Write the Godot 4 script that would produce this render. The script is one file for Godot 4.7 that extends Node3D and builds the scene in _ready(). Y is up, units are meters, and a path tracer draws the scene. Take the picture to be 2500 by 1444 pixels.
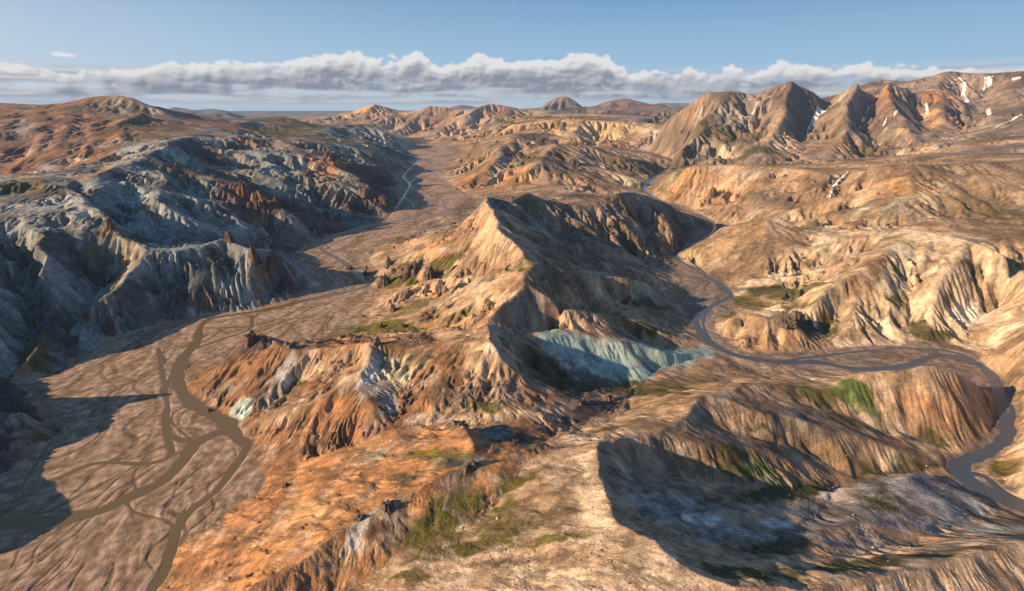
extends Node3D
# Coloured rhyolite hills, two river valleys and a far row of snow-streaked mountains.
# The land is one height field on rings round the valley head, finer near and coarser far: crest and gully lines give the large shape, run-off rills the small one.

const A0 := -1.1519
const R0 := 150.0
const DM := 0.004
const NU := 577
const NV := 1341
const FU0 := 42        # fine part, in coarse cells
const FU1 := 534
const FV0 := 87
const FV1 := 1038
const DF := 0.002
const VS := 906        # beyond this fine row, only every second row is drawn
const WF := (FU1 - FU0) * 2 + 1
const HF := (FV1 - FV0) * 2 + 1

const HILLS := [
	["tan_ridge", "P"],
	["teal_spur", "E"],
	["grey_ribbed_hill", "R"],
	["dark_hill", "T"],
	["blue_grey_crag", "B"],
	["small_dark_hill", "K"],
	["edge_crag", "K"],
	["maroon_crag", "M"],
	["blue_slope_hill", "B"],
	["brown_dome", "UB"],
	["eroded_face", "U"],
	["moor_hill", "V"],
	["pink_range", "P"],
	["badlands", "O2"],
	["cone_peak", "R"],
	["table_mountain", "M2"],
	["distant_hill", "B2"],
	["far_plain", "FP"],
	["snow_mountain", "R"],
	["streaked_hill", "T"],
	["green_streaked_slope", "T"],
	["tan_cone", "T"],
	["cream_hill", "C"],
	["edge_slope", "T2"],
	["crag_knoll", "P"],
	["orange_face_hill", "T2"],
	["brown_spur_hill", "T"],
	["pale_ridge", "T2"],
	["shaded_basin", "L"],
	["orange_ramp", "O"],
	["rust_crag_hill", "U"],
]
# crest lines of the hills and lines of the gullies between them: hill number (-1 gully), then x, z, elevation
const LINES := [
	[0, -62, -1303, 190, -36, -1129, 180, -17, -1046, 162, 9, -958, 150, 36, -868, 140, 15, -808, 126, -10, -760, 108, -37, -713, 96, -29, -628, 102, -19, -606, 86, 21, -588, 62, 43, -581, 48],
	[0, 36, -868, 140, 130, -916, 112, 211, -967, 84, 291, -1010, 52, 358, -1032, 8],
	[0, 15, -808, 126, 82, -792, 92, 140, -810, 72, 202, -835, 52, 258, -844, 28, 317, -836, 6],
	[-1, 86, -919, 80, 205, -957, 34, 287, -950, 10, 341, -911, 3],
	[-1, 7, -749, 70, 55, -785, 48, 183, -835, 20, 285, -827, 4, 339, -814, 2],
	[1, 44, -714, 72, 110, -735, 62, 176, -738, 48, 246, -749, 28, 323, -781, 6],
	[1, 80, -695, 48, 145, -706, 34, 206, -716, 18],
	[-1, 47, -650, 40, 109, -667, 24, 177, -672, 14],
	[-1, 155, -575, 30, 175, -647, 18, 229, -726, 9, 328, -783, 2],
	[0, -45, -1099, 150, -136, -1188, 100, -254, -1277, 45, -355, -1334, 6],
	[0, 15, -808, 126, -92, -901, 70, -171, -949, 35, -266, -961, 4],
	[-1, -85, -1020, 90, -181, -1075, 45, -286, -1126, 3],
	[2, -62, -1303, 190, -11, -1335, 170, 45, -1422, 182, 103, -1431, 158, 186, -1451, 136, 242, -1480, 145, 316, -1530, 163, 397, -1614, 150, 452, -1671, 128, 559, -1740, 75, 707, -1882, 15],
	[2, 452, -1671, 128, 473, -1540, 75, 481, -1465, 30],
	[-1, 175, -1457, 128, 201, -1377, 98, 257, -1301, 55, 364, -1283, 10],
	[0, 0, -1016, 152, 80, -1076, 110, 169, -1131, 66],
	[-1, 0, -1232, 160, 82, -1266, 112, 176, -1257, 72, 242, -1272, 55],
	[3, -296, -3850, 150, -153, -4006, 190, 0, -3910, 215, 152, -3996, 240, 277, -3816, 225, 395, -3430, 195, 511, -3317, 165, 678, -3240, 110, 953, -3503, 60],
	[3, 0, -3910, 215, -62, -3193, 150, -132, -2813, 95, -234, -2696, 35],
	[3, 242, -3310, 190, 179, -2887, 135, 84, -2671, 90, -40, -2557, 20],
	[3, 179, -2887, 135, 347, -2975, 100, 521, -2895, 75, 677, -2776, 35, 728, -2710, 12],
	[-1, 51, -3321, 140, -22, -2757, 80, -126, -2655, 20],
	[-1, 477, -3240, 110, 661, -3135, 60, 881, -3211, 15],
	[-1, 102, -2585, 40, 290, -2445, 50, 463, -2550, 35, 626, -2638, 12],
	[4, -1254, -1459, 190, -971, -1206, 165, -862, -1117, 130, -766, -1054, 115, -717, -1075, 112, -678, -1114, 112, -650, -1147, 118, -583, -1106, 100, -547, -1131, 100, -514, -1135, 60, -469, -1149, 4],
	[4, -766, -1054, 115, -769, -1015, 102, -766, -943, 80, -766, -907, 68, -788, -875, 50, -791, -851, 25, -755, -812, 3],
	[4, -678, -1114, 112, -659, -1029, 60, -660, -975, 25, -660, -952, 3],
	[4, -583, -1106, 100, -574, -1047, 45, -571, -1006, 4],
	[-1, -962, -1073, 120, -904, -1051, 85, -867, -1029, 60, -846, -938, 35, -821, -867, 18, -784, -822, 6, -742, -790, 0],
	[-1, -1144, -1143, 140, -964, -975, 95, -892, -897, 55, -872, -840, 30, -830, -778, 12, -784, -709, 0],
	[4, -1215, -1276, 172, -907, -941, 132, -902, -921, 108, -862, -888, 75, -831, -863, 36],
	[4, -1094, -1011, 170, -924, -833, 110, -843, -749, 70, -849, -767, 25],
	[5, -813, -817, 40, -777, -760, 32, -771, -723, 18, -785, -715, 2],
	[5, -813, -817, 40, -780, -805, 22, -741, -781, 3],
	[6, -725, -576, 90, -726, -609, 50, -678, -604, 28, -646, -612, 10, -636, -607, 2],
	[6, -702, -520, 60, -646, -530, 42, -625, -558, 30, -602, -542, 16, -582, -534, 3],
	[4, -1839, -1616, 200, -1499, -1525, 203, -1329, -1507, 203, -1270, -1556, 205, -1294, -1682, 215, -1367, -1907, 225, -1407, -2062, 237, -1531, -2376, 258, -1570, -2561, 262, -1892, -3362, 280, -1482, -2822, 250],
	[4, -1329, -1507, 203, -1254, -1459, 190],
	[7, -1367, -1907, 225, -1210, -1937, 190, -1041, -1842, 172, -886, -1718, 150, -784, -1675, 118, -700, -1636, 68, -627, -1594, 4],
	[7, -1482, -2822, 250, -1329, -3040, 225, -1013, -2565, 180, -916, -2625, 165, -731, -2327, 112, -616, -2166, 90, -518, -2101, 58, -485, -2144, 3],
	[7, -916, -2625, 165, -800, -2777, 120, -710, -3029, 60, -683, -3286, 6],
	[-1, -1144, -1517, 165, -1004, -1386, 130, -880, -1316, 95, -814, -1361, 62, -743, -1434, 28, -632, -1397, 2],
	[4, -1178, -1740, 198, -979, -1435, 155, -897, -1390, 118, -824, -1406, 80, -762, -1433, 50],
	[-1, -1141, -1794, 178, -929, -1552, 135, -796, -1469, 90, -710, -1470, 35, -634, -1433, 4],
	[4, -1270, -1556, 205, -1144, -1420, 180, -1020, -1335, 140, -956, -1310, 118],
	[-1, -1258, -1502, 185, -1085, -1343, 160, -950, -1244, 122, -885, -1196, 108],
	[-1, -1385, -2290, 195, -1084, -2127, 145, -884, -1988, 92, -695, -1753, 30, -629, -1676, 2],
	[-1, -1039, -2752, 205, -871, -2727, 125, -744, -2707, 65, -686, -3004, 5],
	[8, -1420, -3793, 215, -1627, -5102, 240, -1434, -5400, 246, -1167, -5097, 170, -1038, -5468, 45],
	[8, -1211, -3095, 215, -1018, -3311, 185, -831, -3259, 140, -776, -3575, 80, -697, -3791, 12],
	[-1, -1093, -3848, 170, -977, -4375, 90, -874, -4577, 28],
	[9, -4036, -3600, 443, -3743, -3700, 418, -3555, -3800, 432, -3276, -3800, 416, -3100, -3800, 432, -2919, -3800, 469, -2745, -3800, 482, -2574, -3750, 463, -2417, -3700, 400, -2230, -3600, 341, -1990, -3500, 305, -1892, -3362, 280],
	[-1, -2654, -2335, 120, -2227, -2168, 140, -2031, -2126, 150, -1683, -1898, 168, -1566, -1910, 190],
	[10, -3022, -3700, 418, -2425, -2900, 301, -2133, -2450, 226, -1992, -2200, 161],
	[10, -2287, -3300, 370, -2022, -2700, 268, -1875, -2350, 198, -1818, -2150, 150],
	[10, -3324, -3600, 400, -2675, -2800, 263, -2292, -2300, 168],
	[-1, -2304, -3000, 297, -2039, -2500, 232, -1904, -2200, 170],
	[-1, -2856, -3200, 336, -2377, -2600, 235, -2161, -2250, 156],
	[9, -2230, -3600, 341, -1879, -2900, 280, -1776, -2600, 245],
	[10, -2663, -3500, 368, -2188, -2800, 284, -1924, -2350, 216],
	[-1, -2468, -3100, 316, -2148, -2620, 253, -1948, -2280, 187],
	[10, -3054, -3500, 380, -2414, -2700, 268, -2143, -2300, 185],
	[-1, -2012, -2750, 286, -1867, -2420, 220, -1759, -2180, 172],
	[11, -1881, -3590, 290, -2286, -4800, 308, -2047, -4800, 329, -1855, -4800, 277, -1611, -4700, 212],
	[-1, -2107, -4000, 219, -1800, -4000, 228, -1520, -3900, 210],
	[12, -3053, -7900, 198, -2685, -7900, 271, -2379, -7900, 344, -1986, -7800, 449, -1700, -7800, 383, -1459, -7900, 316, -1111, -7800, 422, -820, -7800, 395, -587, -7800, 367, -357, -7700, 454, -58, -7700, 400, 290, -7700, 313],
	[12, -357, -7700, 454, -708, -7200, 257, -1112, -6600, 39],
	[12, -1111, -7800, 422, -1364, -7200, 216, -1562, -6700, 73],
	[12, -1986, -7800, 449, -2043, -7300, 255, -2151, -6900, 164],
	[12, -58, -7700, 400, -212, -7000, 211, -497, -6500, 59],
	[-1, -894, -7400, 279, -1263, -6900, 104, -1342, -6600, 6],
	[13, 0, -6000, 216, 409, -6000, 272, 759, -5900, 283, 1099, -5800, 243, 1342, -5700, 217, 1615, -5600, 236, 1793, -5500, 251],
	[13, 264, -7000, 286, 1131, -7500, 315, 1853, -7000, 261],
	[13, 759, -5900, 283, 608, -5300, 142, 470, -5100, 95],
	[13, 1342, -5700, 217, 1179, -5200, 70],
	[-1, 345, -5000, 101, 731, -5000, 64, 978, -4700, 60, 1204, -4450, 45, 1183, -3903, 30],
	[14, 272, -9000, 253, 606, -9000, 476, 838, -9000, 595, 1022, -9000, 520, 1219, -9000, 349, 1289, -9000, 298],
	[15, 1299, -9600, 359, 1635, -9500, 480, 1914, -9500, 553, 2204, -9500, 480, 2492, -9500, 440, 2573, -9500, 493, 2870, -9400, 294],
	[16, -5906, -9000, 285, -5572, -9000, 413, -5281, -9000, 349, -5037, -9000, 387, -4740, -9000, 349, -4463, -9000, 195],
	[-1, -5459, -8000, 184, -4674, -8000, 166, -3946, -8000, 166, -3215, -8000, 184],
	[16, -7354, -15000, 209, -6775, -15000, 294, -6220, -15000, 230, -5533, -15000, 294, -4745, -15000, 273, -3948, -15000, 336],
	[16, -1682, -14000, 400, -1364, -14000, 469, -946, -14000, 400],
	[16, 2045, -16000, 332, 2759, -16000, 456, 3724, -16000, 400, 4551, -16000, 535, 5392, -16000, 512],
	[17, -53848, -26000, 179, -30335, -26000, 216, -20560, -26000, 179, -12718, -26000, 235, -8812, -26000, 179, -4890, -26000, 253, 979, -26000, 198, 4888, -26000, 290, 8805, -26000, 235, 18583, -26000, 253, 44035, -26000, 216],
	[-1, -25997, -12500, 152, -8976, -12500, 169, -5198, -12500, 161, -2361, -12500, 187, 472, -12500, 223, 4247, -12500, 205, 12742, -12500, 205],
	[-1, -37338, -18000, 171, -12898, -18000, 171, -7468, -18000, 171, 679, -18000, 196, 18320, -18000, 196],
	[18, 1336, -4700, 273, 1453, -4500, 400, 1572, -4500, 519, 1739, -4500, 526, 1989, -4600, 490, 2103, -4500, 544, 2225, -4400, 601, 2424, -4500, 526, 2690, -4700, 446],
	[18, 2690, -4700, 446, 2679, -4500, 507, 2652, -4300, 588, 2930, -4500, 507, 3070, -4600, 484, 2992, -4400, 586, 3300, -4500, 501, 3538, -4500, 547],
	[18, 3382, -5600, 506, 3759, -5600, 667, 3988, -5500, 618, 4123, -5300, 725, 4281, -5200, 694, 4470, -5200, 701, 4585, -5000, 710, 5127, -5000, 733, 6449, -5000, 649],
	[18, 1739, -4500, 526, 1426, -4000, 292, 1159, -3500, 152],
	[18, 2225, -4400, 601, 1991, -3950, 378, 1733, -3600, 224, 1509, -3300, 112],
	[18, 2652, -4300, 588, 2435, -3900, 378, 2198, -3550, 227, 1889, -3200, 101],
	[18, 2992, -4400, 586, 2795, -3900, 350, 2557, -3400, 197],
	[18, 4123, -5300, 725, 3535, -4500, 501, 3075, -3900, 295, 2625, -3350, 187],
	[18, 4585, -5000, 710, 3937, -4300, 406, 3130, -3500, 229],
	[-1, 1833, -4200, 376, 1555, -3700, 220, 1301, -3350, 88],
	[-1, 2662, -4650, 439, 2285, -4100, 289, 2040, -3750, 190, 1716, -3150, 87],
	[-1, 2977, -4500, 454, 2608, -4000, 292, 2434, -3600, 172, 2160, -3200, 111],
	[-1, 3330, -4500, 454, 3071, -4000, 263, 2539, -3300, 178],
	[-1, 4105, -4700, 472, 3621, -4200, 317, 2859, -3450, 194],
	[-1, 1215, -3812, 30, 1195, -3500, 79, 1282, -3300, 87, 1449, -3100, 83, 1636, -3000, 91, 1980, -3000, 120, 2337, -3000, 176, 2647, -3000, 221, 3095, -3000, 254],
	[19, 745, -2700, 28, 764, -2500, 100, 823, -2400, 149, 934, -2350, 159, 1029, -2200, 170, 1094, -2000, 180, 1116, -1850, 180],
	[19, 1029, -2200, 170, 905, -1900, 106, 830, -1720, 65],
	[-1, 1261, -1950, 168, 1117, -1780, 152, 1002, -1620, 123, 905, -1480, 100, 858, -1436, 78, 823, -1562, 60, 805, -1812, 25, 740, -1833, 4],
	[20, 1177, -1800, 191, 1230, -1750, 210, 1340, -1720, 224, 1472, -1720, 229, 1700, -1750, 234, 2167, -1800, 232],
	[20, 1957, -2500, 182, 2689, -2800, 222, 3326, -2800, 243],
	[-1, 858, -1436, 78, 858, -1314, 90, 930, -1316, 105, 1019, -1323, 112, 1073, -1196, 118, 1101, -1098, 118, 1217, -1014, 118],
	[20, 1340, -1720, 224, 1143, -1500, 168, 1006, -1370, 122],
	[20, 1700, -1750, 234, 1429, -1480, 182, 1270, -1330, 119],
	[21, 463, -1341, 4, 542, -1405, 45, 613, -1479, 72, 636, -1428, 95, 689, -1386, 112, 735, -1373, 99, 759, -1304, 76, 766, -1254, 60],
	[21, 689, -1386, 112, 645, -1264, 70, 593, -1175, 12],
	[-1, 801, -1140, 88, 702, -1119, 55, 607, -1106, 25, 523, -1120, 4],
	[22, 770, -1188, 98, 834, -1204, 120, 904, -1195, 130, 944, -1148, 136, 963, -1080, 138, 969, -1015, 135, 987, -985, 122, 987, -943, 105, 946, -757, 95],
	[22, 852, -1093, 124, 723, -988, 98, 625, -941, 70, 583, -927, 48, 532, -901, 20, 502, -885, 10],
	[22, 723, -988, 98, 669, -933, 50, 618, -874, 15, 578, -822, 2],
	[-1, 854, -1029, 105, 787, -942, 55, 732, -886, 18, 699, -839, 2],
	[-1, 690, -942, 55, 618, -917, 22, 566, -846, 3],
	[22, 942, -1053, 134, 851, -954, 85, 793, -889, 42, 750, -842, 3],
	[-1, 1112, -1011, 75, 1052, -995, 58, 989, -973, 35, 885, -900, 12, 816, -816, 1],
	[23, 966, -776, 130, 975, -855, 110, 958, -900, 72, 920, -896, 35, 869, -863, 10],
	[23, 786, -613, 130, 807, -677, 108, 820, -735, 62, 817, -766, 18],
	[23, 966, -776, 130, 786, -613, 130, 678, -520, 120, 652, -505, 75, 592, -451, 60, 544, -378, 70],
	[-1, 794, -662, 70, 781, -705, 20, 771, -717, 3],
	[24, 381, -871, 12, 433, -880, 42, 475, -857, 45, 509, -849, 38, 541, -827, 8],
	[-1, 569, -927, 18, 514, -997, 12, 477, -1030, 4],
	[25, 420, -578, 58, 443, -594, 70, 494, -589, 78, 538, -601, 84, 576, -605, 76, 631, -615, 50, 696, -641, 10],
	[25, 538, -601, 84, 527, -570, 58, 544, -550, 22, 552, -536, 5],
	[-1, 435, -571, 56, 462, -548, 30, 491, -526, 15, 534, -520, 3],
	[-1, 238, -674, 20, 328, -714, 12, 422, -721, 8, 462, -661, 24, 470, -627, 40],
	[26, 170, -558, 50, 201, -561, 62, 232, -533, 80, 281, -560, 74, 365, -581, 62, 420, -578, 58],
	[26, 232, -533, 80, 286, -513, 70, 360, -510, 50, 433, -505, 28, 486, -505, 12, 523, -505, 3],
	[26, 232, -533, 80, 182, -474, 80, 146, -439, 84],
	[-1, 267, -539, 72, 370, -555, 50, 422, -547, 35, 463, -538, 20, 531, -528, 5],
	[26, 146, -439, 84, 231, -456, 64, 291, -465, 44, 342, -469, 24, 371, -467, 12],
	[-1, 200, -485, 72, 264, -489, 52, 324, -491, 36, 354, -490, 22, 385, -474, 10, 445, -479, 5, 509, -488, 2],
	[27, 145, -223, 132, 115, -239, 128, 97, -267, 122, 80, -290, 116, 74, -321, 112, 76, -354, 108, 83, -410, 100, 101, -425, 95, 146, -439, 84],
	[-1, 116, -412, 70, 184, -416, 52, 275, -427, 32, 360, -451, 12, 416, -471, 6],
	[28, 320, -418, 30, 359, -429, 36, 410, -440, 32, 479, -470, 12],
	[28, 104, -331, 86, 184, -366, 62, 248, -378, 46, 306, -401, 30],
	[-1, 137, -290, 90, 185, -311, 72, 253, -359, 48, 336, -426, 18, 360, -451, 12],
	[28, 182, -288, 84, 260, -338, 62, 342, -375, 44, 432, -411, 26, 504, -440, 8],
	[-1, 186, -271, 98, 251, -300, 78, 343, -340, 52, 400, -369, 36, 507, -426, 4],
	[27, 145, -223, 132, 186, -230, 128, 248, -245, 122, 324, -269, 112, 412, -296, 100],
	[27, 140, -212, 128, 234, -220, 104, 331, -240, 92, 445, -265, 80],
	[-1, 516, -385, 20, 527, -416, 4],
	[-1, 18, -466, 54, 73, -517, 42, 142, -563, 32, 155, -575, 30],
	[29, -54, -484, 74, -37, -429, 86, -44, -394, 87, -102, -353, 81, -134, -327, 77, -166, -298, 74, -193, -275, 70, -206, -242, 66],
	[29, -44, -390, 90, -7, -384, 88, 40, -419, 84, 83, -410, 100],
	[-1, 18, -373, 88, -7, -366, 80, -18, -357, 77, -50, -327, 73, -82, -313, 70, -99, -305, 67, -120, -287, 63, -158, -257, 58],
	[27, 80, -290, 116, 43, -273, 108, 14, -268, 97, -43, -269, 84, -102, -266, 70, -154, -247, 60],
	[27, 115, -239, 128, 58, -209, 125, -11, -196, 110],
	[30, -473, -673, 3, -433, -702, 36, -413, -748, 62, -379, -729, 58, -320, -708, 54, -276, -691, 62, -203, -668, 84, -146, -661, 77, -88, -662, 84, -29, -628, 102],
	[30, -203, -668, 84, -206, -596, 67, -238, -576, 54, -292, -571, 30, -344, -572, 4],
	[30, -206, -596, 67, -186, -563, 59, -167, -535, 50, -154, -520, 46],
	[30, -238, -576, 54, -255, -528, 26, -279, -507, 6],
	[30, -320, -708, 54, -348, -650, 30, -394, -614, 5],
	[-1, -272, -675, 50, -305, -631, 28, -364, -589, 2],
	[-1, -174, -651, 70, -159, -601, 58, -137, -554, 50, -140, -512, 43, -167, -503, 35, -216, -501, 22, -256, -500, 11, -291, -494, 0],
	[30, -88, -662, 84, -92, -601, 70, -108, -560, 58, -119, -530, 48],
	[-1, 39, -529, 54, -24, -505, 54, -82, -510, 49, -140, -512, 43],
	[-1, -79, -758, 72, -178, -814, 40, -258, -841, 20, -334, -842, 3],
	[6, -672, -454, 42, -596, -374, 50, -584, -341, 45, -621, -313, 35],
	[6, -596, -374, 50, -573, -390, 30, -565, -421, 6],
]
const FLOORS := [
	[-637, -248, -571, -343, -554, -416, -594, -471, -588, -479, -583, -505, -586, -547, -580, -569, -641, -602, -717, -666, -785, -703, -742, -720, -716, -720, -742, -790, -725, -849, -701, -914, -629, -970, -548, -993, -496, -1053, -459, -1140, -500, -1211, -588, -1316, -631, -1395, -623, -1582, -575, -1722, -504, -1886, -481, -2125, -562, -2548, -715, -3165, -704, -3796, -848, -4490, -1000, -4982, -1084, -5707, -934, -6084, -627, -5827, -471, -4683, -449, -3592, -388, -2986, -222, -2428, -231, -2218, -356, -1752, -389, -1582, -389, -1355, -367, -1211, -304, -1120, -317, -993, -333, -908, -359, -849, -399, -818, -453, -810, -485, -790, -511, -726, -489, -678, -439, -622, -387, -600, -345, -564, -316, -522, -291, -494, -283, -452, -301, -433, -311, -405, -322, -384, -314, -356, -312, -333, -302, -290, -301, -234],
	[391, -799, 459, -793, 538, -809, 657, -825, 737, -835, 786, -822, 813, -799, 786, -736, 743, -678, 714, -666, 720, -709, 683, -736, 590, -726, 510, -736, 440, -754, 379, -771],
	[457, -1355, 480, -1272, 498, -1179, 513, -1106, 463, -1016, 411, -949, 390, -852, 389, -794, 356, -783, 338, -852, 362, -949, 376, -1040, 407, -1149, 428, -1279],
]
const CHANNELS_EAST := [
	[558, -421, 11.7, 543, -440, 12.5, 525, -461, 13.3, 523, -486, 10.9, 540, -507, 8.6, 584, -524, 7.0, 647, -564, 7.8, 684, -612, 6.2, 727, -666, 7.0, 761, -716, 8.6, 773, -764, 9.4, 739, -790, 7.0, 640, -750, 7.0, 566, -740, 7.8, 513, -764, 7.8, 445, -766, 7.8, 387, -790, 7.0, 364, -832, 7.8, 359, -896, 7.0, 376, -959, 7.0, 444, -1036, 6.2, 496, -1087, 6.2, 502, -1164, 6.2, 482, -1279, 5.5, 468, -1404, 5.5, 505, -1494, 5.5, 607, -1592, 5.5, 690, -1722, 5.5, 739, -1851, 5.5, 741, -1975, 6.2, 705, -2143, 7.0, 670, -2406, 7.8, 683, -2680, 8.6, 869, -3165, 9.4, 1108, -3641, 10.1, 1249, -3964, 10.1, 1247, -4346, 9.4, 1172, -4893, 9.4],
	[444, -1036, 3.0, 402, -981, 3.0, 372, -908, 3.0, 364, -832, 3.0],
	[727, -666, 4.0, 706, -622, 4.0, 667, -583, 4.0, 647, -564, 4.0],
	[445, -766, 4.0, 566, -796, 3.5, 689, -818, 3.5, 770, -802, 4.0, 777, -764, 4.0],
	[523, -486, 4.0, 545, -484, 4.0, 545, -458, 5.0, 553, -433, 6.0],
	[468, -1404, 3.0, 496, -1355, 3.0, 495, -1211, 3.0, 496, -1087, 3.0],
]
const CHANNELS_WEST := [
	[-839, -5591, 8.0, -817, -4807, 7.0, -730, -4084, 7.0, -692, -3545, 6.0, -651, -3127, 6.0, -557, -2825, 5.0, -512, -2428, 5.0, -487, -2108, 5.0, -496, -1886, 6.0, -566, -1716, 9.0, -604, -1582, 9.0, -560, -1475, 8.0, -462, -1355, 8.0, -397, -1251, 8.0, -345, -1167, 8.0, -379, -1114, 8.0, -446, -1066, 8.0, -491, -1021, 7.0, -544, -986, 7.0, -604, -955, 6.0, -602, -908, 6.0, -571, -838, 8.0, -557, -777, 9.0, -533, -722, 10.0, -496, -672, 9.0, -456, -635, 9.0, -406, -604, 9.0, -377, -581, 11.0, -389, -562, 9.0, -401, -543, 9.0, -396, -507, 9.0, -399, -473, 9.0, -420, -446, 9.0, -437, -427, 9.0, -478, -415, 9.0, -524, -412, 9.0, -575, -412, 9.0],
	[-377, -581, 9.0, -354, -557, 8.0, -332, -537, 6.0, -328, -496, 5.0, -328, -459, 5.0, -340, -426, 5.0, -337, -403, 5.0, -329, -380, 5.0, -319, -353, 5.0, -318, -333, 6.0, -315, -304, 6.0],
	[-532, -968, 4.0, -504, -902, 4.0, -531, -856, 4.0, -558, -818, 5.0],
	[-533, -722, 5.0, -533, -690, 4.0, -493, -633, 4.0, -463, -583, 4.0, -440, -559, 4.0, -403, -545, 5.0],
	[-457, -573, 4.0, -443, -554, 4.0, -418, -521, 4.0, -437, -505, 4.0, -496, -506, 3.5, -522, -477, 4.0, -549, -437, 4.0, -591, -427, 4.0],
	[-625, -818, 3.5, -582, -757, 3.5, -533, -690, 3.5],
	[-495, -3366, 5.0, -400, -2986, 5.0, -220, -2475, 5.0, -305, -2319, 5.0, -272, -2090, 5.0, -332, -1960, 4.0, -401, -1830, 4.0, -499, -1752, 4.0],
	[-692, -3545, 4.0, -729, -3262, 4.0, -625, -3055, 4.0, -451, -3020, 4.0, -400, -2986, 4.0],
	[-839, -5591, 5.0, -652, -4683, 5.0, -621, -3993, 5.0, -495, -3366, 4.0],
	[-730, -4084, 4.0, -594, -3717, 4.0, -563, -3262, 4.0, -557, -2825, 4.0, -445, -2548, 4.0, -355, -2218, 4.0, -395, -1960, 3.0, -469, -1804, 3.0],
	[-512, -2428, 3.0, -417, -2171, 3.0, -419, -1960, 3.0, -499, -1752, 3.0, -545, -1582, 3.0, -560, -1475, 3.0],
	[-462, -1355, 2.5, -482, -1279, 2.5, -428, -1179, 2.5, -379, -1114, 2.5],
	[-446, -1066, 2.5, -454, -993, 2.0, -492, -928, 2.0, -547, -908, 2.5, -602, -908, 2.5],
	[-420, -446, 2.0, -397, -427, 2.0, -359, -416, 2.0, -337, -403, 2.0],
	[-456, -635, 2.0, -470, -617, 2.0, -461, -592, 2.0, -427, -564, 2.0, -401, -543, 2.0],
	[-536, -433, 2.0, -585, -543, 2.5, -577, -564, 2.5, -638, -612, 2.0, -716, -666, 2.0],
	[-603, -736, 1.2, -580, -666, 1.2, -594, -592, 1.4, -578, -569, 1.4],
]
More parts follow.
